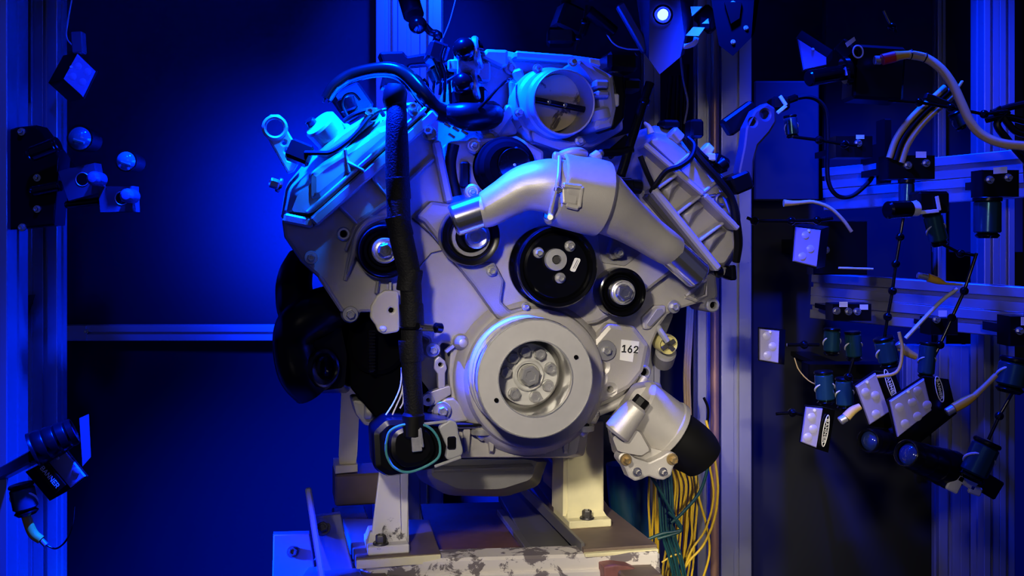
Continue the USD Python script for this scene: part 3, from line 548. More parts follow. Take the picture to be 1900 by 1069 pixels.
part(tn, 'race', lathe([(29*q, 0.010), (30*q, 0.007), (36*q, 0.007), (37*q, 0.010)], E(876, 440, -0.055), Y, 48), 'cast_aluminium_dark')
part(eng, 'tensioner_arm', [plate([(842, 470), (870, 488), (918, 486), (936, 520), (930, 560), (948, 576), (986, 566), (990, 584), (950, 596), (924, 592), (880, 530), (846, 488)], -0.034, -0.012, 0.004, 0.005)], 'cast_aluminium_dark')
ebolt(eng, 912, 503, -0.036, 10, matn='bolt_steel', name='tensioner_bolt'); ebolt(eng, 975, 569, -0.036, 8, matn='bolt_steel', name='tensioner_bolt')
up = ring_pulley('idler_pulley', 944, 308, -0.058, [(0, 0.002), (35, 0.002), (36, 0.0), (46, 0.004), (50, 0.010), (52, 0.014), (56, 0.016), (57, 0.020), (57, 0.046), (50, 0.05), (20, 0.05)], 'black_matte', 'black capped idler pulley under the throttle')
part(up, 'cap', lathe([(0, -0.003), (30*q, -0.003), (33*q, -0.001), (34*q, 0.003)], E(954, 305, -0.056), Y, 40), 'black_gloss')
part(up, 'cap_pip', lathe([(0, -0.0015), (0.002, -0.001), (0.0025, 0.001)], E(955, 306, -0.0598), Y, 12), 'bolt_steel')
part(eng, 'idler_bracket', plate([(832, 262), (884, 258), (960, 252), (1010, 280), (1010, 320), (930, 376), (872, 372), (850, 340), (836, 300)], -0.008, 0.05, 0.005, 0.006), 'cast_aluminium')
for x, y in ((879, 270), (876, 356)):
    part(eng, 'bracket_boss', cyl(E(x, y, 0), E(x, y, -0.024), 0.012, 24, 0.003), 'cast_aluminium'); ebolt(eng, x, y, -0.023, 8, 0.006, name='bracket_bolt')
part(eng, 'bracket_post', bar(E(862, 300, -0.014), E(862, 350, -0.014), 0.014, 0.014, 0.003, up=(0, 1, 0)), 'black_satin')
part(eng, 'belt_guard', tube(ep([(716, 402, -0.012), (684, 412, -0.012), (664, 436, -0.012), (656, 470, -0.012), (644, 510, -0.01)]), [0.004, 0.007, 0.007, 0.005, 0.002], 10), 'cast_aluminium_dark')

# --- throttle body on the inlet
TB = E(1047, 190, -0.07); st = ES(1047, -0.07); ta = unit((-0.10, 1, 0.05))
tb = part(eng, 'throttle_body', [lathe([(56*st, 0.075), (57*st, 0.004), (58*st, -0.001), (60.5*st, -0.0015), (62*st, 0.0), (62*st, 0.018), (66*st, 0.022), (67*st, 0.05), (72*st, 0.055), (72*st, 0.09)], TB, ta, 64)], 'cast_aluminium', 'cast throttle body with open bore')
part(tb, 'throttle_plate', lathe([(0, 0.0), (56.3*st, 0.0), (56.3*st, 0.002), (0, 0.002)], TB + ta*0.045 + V(0.004, 0, 0.002), unit((-0.22, 1, 0.42)), 48), 'throttle_brass', 'brassy throttle plate')
sp0, sp1 = TB + ta*0.033 + V(-56*st, 0, 9*st), TB + ta*0.033 + V(56*st, 0, -9*st)
part(tb, 'throttle_shaft', [cyl(sp0, sp1, 0.0048, 16), bar(sp0 + V(0, -.003, 0), sp1 + V(0, -.003, 0), 0.006, 0.004, 0.001)], 'black_satin')
for f in (0.36, 0.64): part(tb, 'plate_screw', lathe([(0, -0.003), (0.003, -0.002), (0.0035, 0)], sp0*(1-f) + sp1*f + V(0, -0.0048, 0), Y, 14), 'polished_steel')
part(tb, 'flange', plate([(978, 168), (986, 140), (1004, 130), (1020, 140), (1000, 236), (1010, 262), (990, 268), (968, 236), (964, 196)], -0.02, 0.02, 0.004, 0.004), 'cast_aluminium')
part(tb, 'flange', plate([(984, 240), (1060, 262), (1096, 256), (1084, 270), (1040, 280), (988, 262)], -0.03, 0.02, 0.004, 0.004), 'cast_aluminium_dark')
part(tb, 'motor_housing', [plate([(1062, 112), (1080, 108), (1104, 120), (1140, 140), (1146, 200), (1138, 236), (1106, 244), (1100, 236), (1112, 200), (1106, 160), (1086, 134)], -0.062, 0.02, 0.008, 0.004), rbox((0.022, 0.03, 0.012), 0.003, E(1112, 158, -0.064)), rbox((0.02, 0.03, 0.010), 0.003, E(1114, 176, -0.064)), cyl(E(1118, 226, -0.05), E(1112, 200, -0.05), 0.016, 20, 0.004)], 'grey_plastic', 'grey throttle motor housing')
part(tb, 'motor_cover', [plate([(1128, 130), (1160, 138), (1164, 180), (1160, 220), (1140, 242), (1130, 236), (1138, 180)], -0.045, 0.04, 0.006, 0.006), rbox((0.05, 0.05, 0.03), 0.006, E(1148, 118, 0.0)), rbox((0.03, 0.04, 0.02), 0.004, E(1166, 160, 0.01))], 'black_satin', 'black motor cap')
part(tb, 'clip', rbox((0.013, 0.008, 0.019), 0.002, E(1140, 186, -0.052)), 'white_plastic', 'white clip on the motor cap')
part(tb, 'printed_label', [plate([(1094, 108), (1112, 112), (1114, 122), (1096, 116)], -0.0635, -0.058, 0, 0)], 'label_white')
for x, y in ((997, 128), (963, 209), (1074, 262), (1062, 116)): ebolt(tb, x, y, -0.03 if x != 1062 else -0.066, 9, name='bolt')

# --- inlet manifold behind
part(eng, 'inlet_manifold', [plate([(884, 128), (898, 94), (940, 92), (1000, 104), (1060, 100), (1150, 112), (1160, 240), (1100, 276), (960, 270), (880, 250)], 0.03, 0.40, 0.01, 0.006), plate([(890, 106), (904, 90), (944, 92), (944, 122), (932, 126)], 0.012, 0.08, 0.005, 0.004)], 'cast_aluminium', 'cast inlet manifold')
part(eng, 'manifold_web', [bar(E(956, 130, 0.02), E(972, 180, 0.02), 0.016, 0.03, 0.004, up=(0, 1, 0)), bar(E(948, 200, 0.015), E(912, 250, 0.015), 0.02, 0.03, 0.004, up=(0, 1, 0)), bar(E(952, 104, 0.02), E(1060, 112, 0.02), 0.012, 0.03, 0.003, up=(0, 1, 0))], 'cast_aluminium')
part(eng, 'manifold_web', [plate([(904, 196), (934, 216), (958, 176), (962, 250), (900, 262), (884, 232)], 0.012, 0.05, 0.006, 0.006), plate([(946, 150), (956, 150), (958, 178), (948, 180)], 0.005, 0.04, 0.003, 0.003)], 'cast_aluminium')
for x, y, r in ((948, 128, 12), (960, 210, 9)): ebolt(eng, x, y, 0.026, r, name='manifold_bolt')
# fuel rail, injectors and connectors left of it
for x, y in ((862, 92), (860, 156)):
    part(eng, 'injector', [cyl(E(x, y, 0.0), E(x+22, y+2, 0.02), 0.018, 24, 0.006), ball(E(x, y, -0.002), 0.018, 16)], 'black_gloss', 'black injector cap')
    part(eng, 'injector_collar', [torus(E(x+24, y+6, 0.01), unit((1, -0.35, 0.2)), 0.020, 0.006, 28, 10)], 'machined_aluminium')
part(eng, 'fuel_rail', [cyl(E(846, 120, 0.03), E(886, 122, 0.03), 0.027, 24, 0.003), cyl(E(842, 112, 0.03), E(842, 132, 0.03), 0.010, 16, 0.002), rbox((0.03, 0.04, 0.03), 0.003, E(888, 136, 0.03)), cyl(E(848, 182, 0.05), E(900, 186, 0.05), 0.022, 20, 0.003)], 'cast_aluminium')
part(eng, 'fuel_rail', [rbox((0.05, 0.05, 0.03), 0.006, E(870, 182, 0.02)), tube(ep([(830, 210, 0.0), (868, 216, -0.01), (910, 214, 0.0), (912, 200, 0.02)]), [0.014, 0.022, 0.02, 0.012], 14), cyl(E(810, 120, 0.06), E(826, 150, 0.06), 0.02, 16, 0.004), rbox((0.03, 0.03, 0.05), 0.004, E(810, 100, 0.06), frame((0, -1, 0), (0.3, 0, 1)))], 'black_satin', 'black injector connectors and loom')
for pts in ([(804, 108), (812, 128), (818, 148), (816, 176)], [(834, 150), (836, 190), (838, 230)], [(786, 146), (794, 160), (790, 190), (800, 216)], [(806, 150), (804, 176), (808, 210)], [(824, 84), (818, 110), (826, 140), (824, 190)], [(850, 176), (870, 172), (884, 178)], [(770, 138), (782, 150), (778, 176), (768, 196)]):
    part(eng, 'injector_wire', tube(ep([(x, y, 0.02) for x, y in pts]), 0.0023, 8), 'black_gloss')
part(eng, 'ignition_lead', tube(ep([(858, 230, -0.02), (900, 190, -0.03), (930, 158, -0.03), (946, 148, -0.02), (956, 152, 0.0)]), 0.0024, 8), 'black_gloss')
for x, y in ((830, 232), (846, 240), (862, 246), (838, 252)): part(eng, 'crimp_terminal', bar(E(x-6, y-4, -0.01), E(x+6, y+4, -0.01), 0.005, 0.004, 0.001), 'polished_steel')
part(eng, 'rear_bracket', [plate([(702, 96), (748, 94), (756, 104), (800, 96), (806, 118), (760, 122), (752, 160), (706, 164), (716, 128)], 0.10, 0.13, 0.004, 0.004)], 'black_satin', 'black bracket behind the harness')
part(eng, 'pipe_run', [tube(ep([(842, 268, -0.005), (836, 300, -0.004), (838, 330, -0.004), (846, 364, -0.004)]), 0.009, 12)], 'black_rubber')

# --- hoses and the main harness
part(eng, 'arched_hose', [tube(ep([(606, 184, 0.04), (622, 160, 0.04), (650, 142, 0.04), (690, 131, 0.03), (726, 130, 0.02), (754, 142, 0.01), (782, 172, 0.0), (806, 202, 0.0), (834, 214, 0.0), (858, 216, 0.0)]), [0.009, 0.010, 0.011, 0.011, 0.012, 0.013, 0.014, 0.014, 0.014, 0.013], 16)], 'black_gloss', 'black arched breather hose')
hp = [(736, 188, -0.065, 18), (736, 230, -0.075, 20), (737, 300, -0.078, 22), (739, 370, -0.08, 22), (741, 420, -0.082, 22), (748, 456, -0.084, 22), (758, 500, -0.084, 21), (763, 550, -0.084, 20), (764, 610, -0.084, 20), (763, 660, -0.084, 19), (765, 710, -0.084, 18), (768, 760, -0.084, 18), (768, 792, -0.084, 16)]
pts, rr = pm(hp)
hs = part(eng, 'wiring_harness', tube(pts, rr, 20, 6), 'cloth_tape', 'thick cloth taped wiring harness')
for y0, x0, dx in ((420, 741, 10), (520, 760, -6), (650, 763, 4), (350, 739, 3), (585, 764, 2)):
    part(hs, 'tape_wrap', lathe([(21.4*ES(x0, -.084), -0.016), (22.6*ES(x0, -.084), -0.014), (22.6*ES(x0, -.084), 0.014), (21.4*ES(x0, -.084), 0.016)], E(x0, y0, -0.083), unit(E(x0+dx, y0+40, -0.083)-E(x0, y0, -0.083)), 24), 'cloth_tape')
part(hs, 'end_knob', [lathe([(0, -0.02), (0.013, -0.018), (0.017, -0.008), (0.017, 0.006), (0.012, 0.016), (0, 0.018)], E(733, 178, -0.065), (0.1, 0, 1), 24)], 'black_rubber')
part(hs, 'zip_tie', [torus(E(764, 608, -0.084), (0, 0, 1), 21*ES(764, -.084), 0.0022, 28, 8)], 'black_gloss')
part(hs, 'zip_tie', [cyl(E(772, 606, -0.1), E(806, 609, -0.05), 0.0055, 12, 0.001), cyl(E(806, 608, -0.055), E(820, 609, -0.05), 0.0075, 16, 0.002)], 'black_gloss')
part(hs, 'cuff', lathe([(17*ES(768, -.084), -0.02), (21*ES(768, -.084), -0.016), (21*ES(768, -.084), 0.012), (17*ES(768, -.084), 0.016)], E(767, 786, -0.084), (0, 0, 1), 24), 'black_rubber')
# big connector hanging from it
cn = part(eng, 'harness_connector', [plate([(690, 800), (716, 776), (800, 776), (846, 784), (850, 852), (806, 872), (720, 888), (694, 872)], -0.075, -0.015, 0.01, 0.012), plate([(722, 800), (760, 788), (800, 800), (812, 838), (790, 866), (750, 872), (724, 850)], -0.09, -0.06, 0.008, 0.02)], 'black_satin', 'large black harness connector')
part(cn, 'seal_band', tube(np.vstack([ep([(716, 824, -0.09), (724, 800, -0.092), (752, 788, -0.092), (790, 790, -0.092), (812, 812, -0.09), (816, 842, -0.09), (800, 860, -0.09), (760, 876, -0.09), (732, 868, -0.09), (718, 846, -0.09), (716, 824, -0.09)])]), 0.0019, 10), 'teal_rubber', 'teal rubber seal band')
part(cn, 'contact_blade', [bar(E(771, 796, -0.097), E(774, 838, -0.097), 0.014, 0.004, 0.001, up=(0, 1, 0)), bar(E(780, 794, -0.099), E(785, 830, -0.099), 0.003, 0.004, 0.001, up=(0, 1, 0))], 'machined_aluminium')
br = part(eng, 'sensor_bracket', [plate([(812, 792), (836, 778), (848, 784), (852, 806), (860, 834), (858, 846), (832, 856), (826, 850), (830, 830)], -0.092, -0.084, 0.003, 0.006), bar(E(786, 787, -0.09), E(830, 782, -0.09), 0.004, 0.004, 0.001), bar(E(806, 866, -0.09), E(856, 848, -0.09), 0.004, 0.004, 0.001)], 'grey_plastic', 'light grey sensor bracket')
part(br, 'latch_window', rbox((0.012, 0.004, 0.018), 0.002, E(838, 822, -0.094)), 'black_satin')
for pts in ([(746, 690), (742, 720), (730, 748), (716, 770)], [(750, 700), (745, 730), (736, 752), (728, 770)], [(748, 720), (748, 745), (742, 758)]):
    part(hs, 'white_wire', tube(ep([(x, y, -0.06) for x, y in pts]), 0.0012, 6), 'white_plastic')
part(hs, 'wire_clip', bar(E(746, 682, -0.058), E(746, 704, -0.058), 0.006, 0.004, 0.001), 'bolt_steel')

# --- plugs
d = part(eng, 'cover_plate', plate([(740, 540), (715, 538), (700, 548), (688, 568), (687, 590), (697, 604), (702, 616), (712, 621), (728, 618), (742, 616)], -0.028, -0.020, 0.003, 0.006, holes=[(726, 576, 5)]), 'cream_plastic', 'pale D-shaped cover plate')
part(d, 'rivet', lathe([(0, -0.006), (5*ES(711), -0.004), (7*ES(711), 0)], E(711, 610, -0.028), Y, 20), 'white_plastic')
part(d, 'mounting_hole', cyl(E(726, 576, -0.022), E(726, 576, -0.016), 0.005), 'black_matte')
part(eng, 'dark_stay', [bar(E(702, 520, -0.004), E(698, 545, -0.008), 0.005, 0.006, 0.001), bar(E(724, 522, -0.004), E(724, 545, -0.008), 0.005, 0.006, 0.001)], 'cast_aluminium_dark')

# --- oil pan
pan = part(eng, 'oil_pan', eloft([([(792, 792), (830, 790), (1076, 790), (1078, 800), (1070, 842), (1050, 848), (860, 848), (800, 842)], 0.0), ([(770, 792), (830, 786), (1090, 786), (1092, 800), (1084, 846), (1060, 850), (820, 850), (790, 846)], 0.03), ([(770, 792), (830, 786), (1090, 786), (1092, 800), (1084, 846), (1060, 850), (820, 850), (790, 846)], 0.034), ([(790, 800), (830, 800), (1036, 800), (1036, 806), (1034, 842), (1024, 846), (830, 846), (796, 842)], 0.036), ([(790, 800), (830, 800), (1036, 800), (1036, 806), (1034, 842), (1024, 846), (830, 846), (796, 842)], (0.036, 0.42))]), 'cast_aluminium', 'cast oil pan')
part(pan, 'pan_flange', [plate([(784, 788), (1094, 788), (1094, 796), (784, 796)], -0.02, 0.05, 0.003, 0.001)], 'cast_aluminium')
part(pan, 'gasket', bar(E(846, 787, -0.018), E(1090, 787, -0.018), 0.003, 0.02, 0.0005, up=(0, 1, 0)), 'black_rubber')
for x in (808, 866, 912, 962, 1010, 1050): part(pan, 'pan_rib', eloft([([(x-7, 796), (x+7, 796), (x+3, 838), (x-3, 838)], -0.014), ([(x-11, 794), (x+11, 794), (x+7, 846), (x-7, 846)], 0.01)]), 'cast_aluminium')
for x, y in ((894, 800), (1082, 794)):
    part(pan, 'pan_stud', [lathe([(0, 0.02), (0.004, 0.018), (0.009, 0.012), (0.010, 0.004), (0.016, 0.003), (0.016, 0.0), (0, 0.0)], E(x, y-6, -0.008), (0, 0, -1), 20), lathe([(0, 0.0), (0.017, 0.0), (0.017, 0.007), (0, 0.007)], E(x, y-4, -0.008), (0, 0, -1), 20)], 'bolt_steel')
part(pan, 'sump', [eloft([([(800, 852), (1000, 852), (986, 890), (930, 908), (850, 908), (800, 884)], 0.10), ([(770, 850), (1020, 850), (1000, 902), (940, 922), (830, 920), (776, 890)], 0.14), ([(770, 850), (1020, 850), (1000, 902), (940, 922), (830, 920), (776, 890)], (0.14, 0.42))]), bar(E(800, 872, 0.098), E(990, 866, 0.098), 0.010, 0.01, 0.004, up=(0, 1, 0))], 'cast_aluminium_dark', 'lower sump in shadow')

# --- oil filter adapter, lower right
of = part(eng, 'filter_adapter', [
    eloft([([(1160, 752), (1178, 722), (1200, 718), (1222, 722), (1226, 736), (1262, 768), (1264, 784), (1246, 824), (1228, 838), (1180, 840), (1140, 822), (1134, 806)], -0.050), ([(1150, 750), (1174, 712), (1204, 706), (1226, 712), (1232, 734), (1264, 764), (1268, 790), (1250, 832), (1230, 846), (1180, 850), (1132, 826), (1126, 790)], -0.025), ([(1140, 750), (1174, 712), (1204, 706), (1226, 712), (1232, 734), (1256, 764), (1258, 790), (1240, 832), (1220, 842), (1180, 846), (1132, 820), (1126, 790)], 0.05)]),
    cyl(E(1176, 752, -0.05), E(1240, 800, -0.05), 0.046, 40, 0.004), ], 'cast_aluminium', 'cast oil filter adapter')
part(of, 'rim_ridge', [lathe([(0.0455, -0.006), (0.048, -0.004), (0.048, 0.004), (0.0455, 0.006)], E(1238, 798, -0.05), E(1240, 800, -0.05)-E(1176, 752, -0.05), 40)], 'cast_aluminium')
part(of, 'port_tube', [cyl(E(1142, 806, -0.105), E(1184, 752, -0.11), 0.021, 28, 0.004, r2=0.0165), eloft([([(1136, 812), (1160, 796), (1186, 800), (1206, 836), (1190, 846), (1146, 838)], -0.108), ([(1128, 800), (1170, 780), (1200, 796), (1224, 842), (1190, 856), (1136, 842)], -0.03)])], 'cast_aluminium')
part(of, 'port_cap', lathe([(0.0, 0.012), (0.0105, 0.012), (0.012, 0.010), (0.012, -0.006)], E(1185, 751, -0.11), E(1184, 752, -0.11)-E(1142, 806, -0.105), 8), 'black_rubber', 'black rubber port cap')
fl = part(of, 'end_flange', plate([(1146, 852), (1150, 842), (1162, 838), (1178, 850), (1204, 858), (1226, 848), (1242, 838), (1256, 842), (1258, 856), (1250, 868), (1246, 884), (1232, 892), (1218, 890), (1204, 884), (1192, 890), (1178, 894), (1166, 886), (1160, 870)], -0.105, -0.085, 0.003, 0.006), 'cast_aluminium')
part(of, 'flange_neck', [eloft([([(1150, 845), (1200, 830), (1254, 842), (1240, 872), (1170, 876)], -0.088), ([(1136, 820), (1200, 810), (1256, 830), (1240, 850), (1160, 862)], -0.02)])], 'cast_aluminium')
for x, y, m_ in ((1161, 853, 'bolt_brass'), (1247, 852, 'bolt_brass'), (1181, 875, 'polished_steel'), (1229, 875, 'polished_steel')): ebolt(fl, x, y, -0.106, 10 if 'brass' in m_ else 8, 0.010, m_, fl=1.1, label='brass coloured bolt' if 'brass' in m_ else None)
rh = E(1248, 806, -0.05); dirh = unit(E(1240, 800, -0.05)-E(1176, 752, -0.05))
part(eng, 'rubber_hose', [tube([rh - dirh*0.01, rh + dirh*0.02, rh + dirh*0.045, rh + dirh*0.062 + V(0, 0, -0.004)], [0.040, 0.041, 0.039, 0.034], 32)], 'black_rubber', 'short fat black rubber hose')
part(eng, 'mount_lug', [plate([(1196, 716), (1218, 712), (1226, 728), (1222, 738), (1206, 742)], -0.03, 0.0, 0.004, 0.004)], 'cast_aluminium')

# --- dipstick tube, lifting eyes, plugs and manifolds
part(eng, 'dipstick_tube', [tube(ep([(1152, 326, -0.06), (1178, 240, -0.055), (1206, 154, -0.05)]), 0.0072, 14), lathe([(0.0072, -0.004), (0.009, -0.002), (0.009, 0.004), (0.0072, 0.006)], E(1195, 190, -0.052), E(1206, 154, -.05)-E(1178, 240, -.055), 16), tube(ep([(1118, 284, -0.06), (1150, 282, -0.06), (1174, 276, -0.06)]), 0.006, 10)], 'black_gloss', 'black dipstick tube')
part(eng, 'dipstick_stay', bar(E(1128, 290, -0.02), E(1166, 256, 0.0), 0.014, 0.006, 0.002, up=(0, 1, 0)), 'black_satin')
part(eng, 'heater_hose', [tube(ep([(1170, 346, -0.05), (1150, 346, -0.05), (1128, 336, -0.04)]), 0.013, 14), cyl(E(1170, 346, -0.05), E(1190, 347, -0.05), 0.011, 16, 0.002)], 'black_satin')
le = part(eng, 'lifting_eye', [plate([(488, 240), (490, 222), (502, 212), (518, 212), (530, 222), (534, 242), (546, 262), (556, 300), (546, 318), (534, 322), (500, 262)], 0.03, 0.045, 0.003, 0.003, holes=[(510, 237, 18), (527, 265, 4), (532, 280, 4), (537, 294, 4)])], 'cast_aluminium', 'pale lifting eye with a round hole')
part(le, 'eye_rim', torus(E(510, 237, 0.029), FRONT, 19.5*ES(510, .03), 0.0035, 40, 8), 'cast_aluminium')
lr = part(eng, 'lifting_eye', plate([(1376, 338), (1370, 318), (1380, 270), (1384, 236), (1400, 204), (1424, 190), (1440, 200), (1442, 226), (1430, 246), (1408, 270), (1400, 300), (1398, 340)], -0.02, 0.0, 0.004, 0.004, holes=[(1420, 213, 8), (1397, 227, 6)]), 'dark_blue_block', 'dark curved lifting bracket')
part(lr, 'bracket_foot', [rbox((0.035, 0.03, 0.05), 0.004, E(1366, 340, 0.0), frame((0, -1, 0), (-0.4, 0, 1)))], 'black_satin')
part(lr, 'stay', bar(E(1345, 240, 0.02), E(1400, 200, 0.02), 0.03, 0.02, 0.004, up=(0, 1, 0)), 'black_satin')
yp = part(eng, 'yellow_plug', [lathe([(0, 0.0), (5*ES(1240), 0.0), (6*ES(1240), 0.004), (14*ES(1240), 0.004), (18*ES(1240), 0.0), (19*ES(1240), 0.006), (17*ES(1240), 0.03)], E(1241, 640, 0.0), unit((-0.1, 1, 0.1)), 32)], 'yellow_plastic', 'round pale yellow plug')
part(yp, 'plug_spoke', [bar(E(1228, 648, -0.002), E(1252, 632, -0.002), 0.007, 0.004, 0.001, up=(0, 1, 0)), bar(E(1232, 630, -0.002), E(1250, 650, -0.002), 0.007, 0.004, 0.001, up=(0, 1, 0))], 'bolt_dark')
part(yp, 'plug_lead', tube(ep([(1216, 598, 0.01), (1226, 616, 0.0), (1238, 634, -0.002)]), 0.005, 10), 'grey_plastic')
part(yp, 'plug_sleeve', cyl(E(1236, 652, 0.02), E(1230, 672, 0.05), 0.017, 20, 0.003), 'cast_aluminium_dark')
part(eng, 'exhaust_manifold', [tube(ep([(560, 480, 0.10), (548, 512, 0.08), (546, 544, 0.06), (556, 580, 0.05), (580, 600, 0.06)]), [0.022, 0.026, 0.028, 0.03, 0.02], 20), tube(ep([(640, 560, 0.05), (592, 580, 0.04), (556, 604, 0.03), (544, 640, 0.03), (556, 690, 0.03), (580, 722, 0.04)]), [0.03, 0.036, 0.034, 0.03, 0.032, 0.03], 24), eloft([([(560, 600), (630, 590), (644, 660), (640, 720), (590, 726), (556, 700)], 0.05), ([(548, 600), (640, 580), (660, 660), (650, 730), (590, 730), (545, 700)], 0.25)])], 'black_satin', 'dark exhaust manifold below the left bank')
part(eng, 'exhaust_flange', [torus(E(600, 684, 0.02), unit((0.6, -0.8, 0)), 0.026, 0.005, 36, 10), cyl(E(596, 684, 0.03), E(606, 684, 0.025), 0.022, 24, 0.003)], 'black_gloss')
part(eng, 'starter_motor', [cyl(E(700, 640, 0.05), E(700, 640, 0.25), 0.045, 28, 0.006), plate([(644, 590), (720, 590), (790, 640), (800, 770), (700, 780), (650, 720)], 0.06, 0.26, 0.01, 0.01)], 'black_matte', 'dark starter motor in shadow')
part(eng, 'toothed_strip', [bar(E(687, 612, 0.03), E(689, 690, 0.03), 0.008, 0.01, 0.001, up=(0, 1, 0))] + [rbox((0.010, 0.008, 0.003), 0.0005, E(690, 614 + k*6, 0.026)) for k in range(13)], 'black_satin')
part(eng, 'engine_mount', [plate([(652, 742), (700, 742), (716, 760), (700, 796), (676, 790), (660, 770)], 0.10, 0.16, 0.006, 0.004), cyl(E(676, 764, 0.09), E(690, 764, 0.09), 0.012, 18, 0.002)], 'cast_aluminium_dark')
# ------------------------------------------------------------------ the engine stand
def EG(px, py, z):                                    # engine coordinates on a level plane at world height z
    D = (CZ - z)*F/(py - HY); p = W(px, py, D) - ORG
    return np.array([p @ EX, p @ EY, p[2]])
ZB = 0.775
def egplate(px, z, th, b=0.002):
    g = np.array([EG(x, y, z) for x, y in px]); poly = Polygon(g[:, :2])
    if not poly.exterior.is_ccw: g = g[::-1]; poly = Polygon(g[:, :2])
    m = extrude(poly, z, z-th, b, to3=lambda v: np.column_stack([v[:, 0], v[:, 2], v[:, 1] - ORG[2]]))
    return m
stand = thing('engine_stand', 'cream and brown steel stand with chipped paint under the engine', 'stand', ORG + V(0, 0, 0) , math.degrees(PSI), local=True)
fbl, fbr = EG(668, 1041, 0.768), EG(1224, 1024, 0.768)
bd = unit(fbr - fbl)*V(1, 1, 0); bn = V(-bd[1], bd[0], 0)
part(stand, 'front_beam', bar(fbl + bn*0.022 + V(0, 0, -.15), fbr + bn*0.022 + V(0, 0, -.15), 0.30, 0.05, 0.004, up=bn), 'chipped_paint', 'front beam with badly chipped cream paint')
part(stand, 'front_beam_lip', bar(fbl - bn*0.002 + V(0, 0, -.03), fbr - bn*0.002 + V(0, 0, -.03), 0.016, 0.012, 0.003, up=bn), 'chipped_paint')
part(stand, 'red_plate', plate([(1120, 1052), (1140, 1048), (1166, 1050), (1200, 1064), (1210, 1090), (1122, 1090)], fbr[1]-0.016, fbr[1]+0.01, 0.003, 0.002), 'red_bracket', 'reddish bracket at the bottom edge')
lp = part(stand, 'deck_plate', egplate([(636, 962), (796, 964), (818, 1027), (661, 1036)], ZB, 0.016), 'brown_steel', 'brown left deck plate')
part(lp, 'painted_edge', [rbox((EG(818, 1027, ZB)[0]-EG(661, 1036, ZB)[0], 0.004, 0.013), 0.001, ((EG(818, 1027, ZB) + EG(661, 1036, ZB))/2 + V(0, -0.002, -0.008)))], 'cream_paint')
rp = part(stand, 'deck_plate', egplate([(985, 884), (1090, 884), (1130, 940), (1219, 1010), (1083, 1019)], ZB, 0.018), 'brown_steel', 'brown right deck plate')
a_, b_ = EG(1083, 1019, ZB), EG(1219, 1010, ZB)
part(rp, 'painted_edge', bar(a_ + V(0, -0.002, -0.008), b_ + V(0, -0.002, -0.008), 0.014, 0.006, 0.0015), 'cream_paint')
part(stand, 'inner_rail', egplate([(925, 918), (962, 900), (1082, 1022), (988, 1030)], ZB-0.03, 0.012), 'grey_steel', 'grey inner rail')
part(stand, 'inner_rail_edge', [bar(EG(962, 898, ZB-0.005), EG(1082, 1020, ZB-0.005), 0.006, 0.02, 0.001), bar(EG(928, 950, ZB-0.025), EG(985, 1026, ZB-0.025), 0.012, 0.010, 0.001)], 'grey_steel')
part(stand, 'drip_tray', egplate([(780, 935), (975, 930), (1020, 1046), (800, 1048)], ZB-0.045, 0.01), 'rust_brown', 'rusty tray under the opening')
part(stand, 'left_rail', [egplate([(560, 1069), (636, 962), (661, 1036), (672, 1069)], ZB-0.02, 0.30)], 'grey_steel')
rb0, rb1 = E(622, 880, 0.30), E(1040, 880, 0.30)
for u0, u1 in ((rb0[0], E(716, 880, 0.3)[0]), (rb1[0]-0.01, rb1[0]+0.08)): part(stand, 'rear_block', rbox((u1-u0, 0.09, 0.055), 0.003, ((u0+u1)/2, 0.345, 0.806-ORG[2])), 'brown_steel', 'brown rear block')
for u0 in (rb0[0]+.03, rb1[0]+0.02): part(stand, 'long_rail', rbox((0.06, 0.50, 0.06), 0.003, (u0, 0.16, ZB-.055-ORG[2])), 'brown_steel')
# legs
part(stand, 'leg', [eloft([([(634, 700), (670, 700), (662, 868), (627, 868)], 0.315), ([(634, 700), (670, 700), (662, 868), (627, 868)], 0.365)], dense=3), plate([(622, 864), (664, 862), (664, 876), (622, 880)], 0.305, 0.37, 0.002, 0)], 'cream_paint', 'cream rear left leg')
fz = EG(722, 1029, ZB)[1]
lg = part(stand, 'leg', [plate([(704, 874), (742, 872), (745, 1006), (688, 1006)], fz+0.03, fz+0.036, 0.002, 0), bar(E(749, 870, fz+0.06), E(751, 1002, fz+0.06), 0.006, 0.06, 0.001, up=(0, 1, 0)), plate([(743, 872), (758, 874), (756, 1000), (746, 1008)], fz+0.028, fz+0.036, 0.001, 0)], 'chipped_leg', 'white front left leg with flaking paint')
def foot(parent, x0, x1, t0, dep, th, bx, m_):
    c = E((x0+x1)/2, 1000, t0); w = E(x1, 1000, t0)[0]-E(x0, 1000, t0)[0]; z = ZB - ORG[2]
    part(parent, 'foot_plate', rbox((w, dep, th), 0.0015, (c[0], t0+dep/2, z+th/2)), m_)
    part(parent, 'foot_weld', hull([(c[0]+sx*w*k, t0+y, z+h) for sx in (-1, 1) for k, y, h in ((0.47, 0.020, th), (0.47, dep-.002, th), (0.40, 0.034, th+0.012), (0.40, dep-.004, th+.012))]), m_)
    part(parent, 'foot_bolt', bolt((E(bx, 1000, t0)[0], t0+0.012, z+th), (0, 0, 1), 0.014, 0.011, 0.012, 0.003), 'bolt_dark')
foot(lg, 683, 760, fz, 0.075, 0.013, 708, 'chipped_leg')
rz = EG(1096, 980, ZB)[1]
rg = part(stand, 'leg', [plate([(1052, 784), (1121, 784), (1121, 958), (1052, 958)], rz+0.03, rz+0.038, 0.003, 0), plate([(1046, 786), (1054, 784), (1054, 958), (1044, 958)], rz+0.032, rz+0.10, 0.001, 0)], 'cream_paint', 'cream right leg')
foot(rg, 1057, 1135, rz, 0.10, 0.0125, 1093, 'cream_paint')
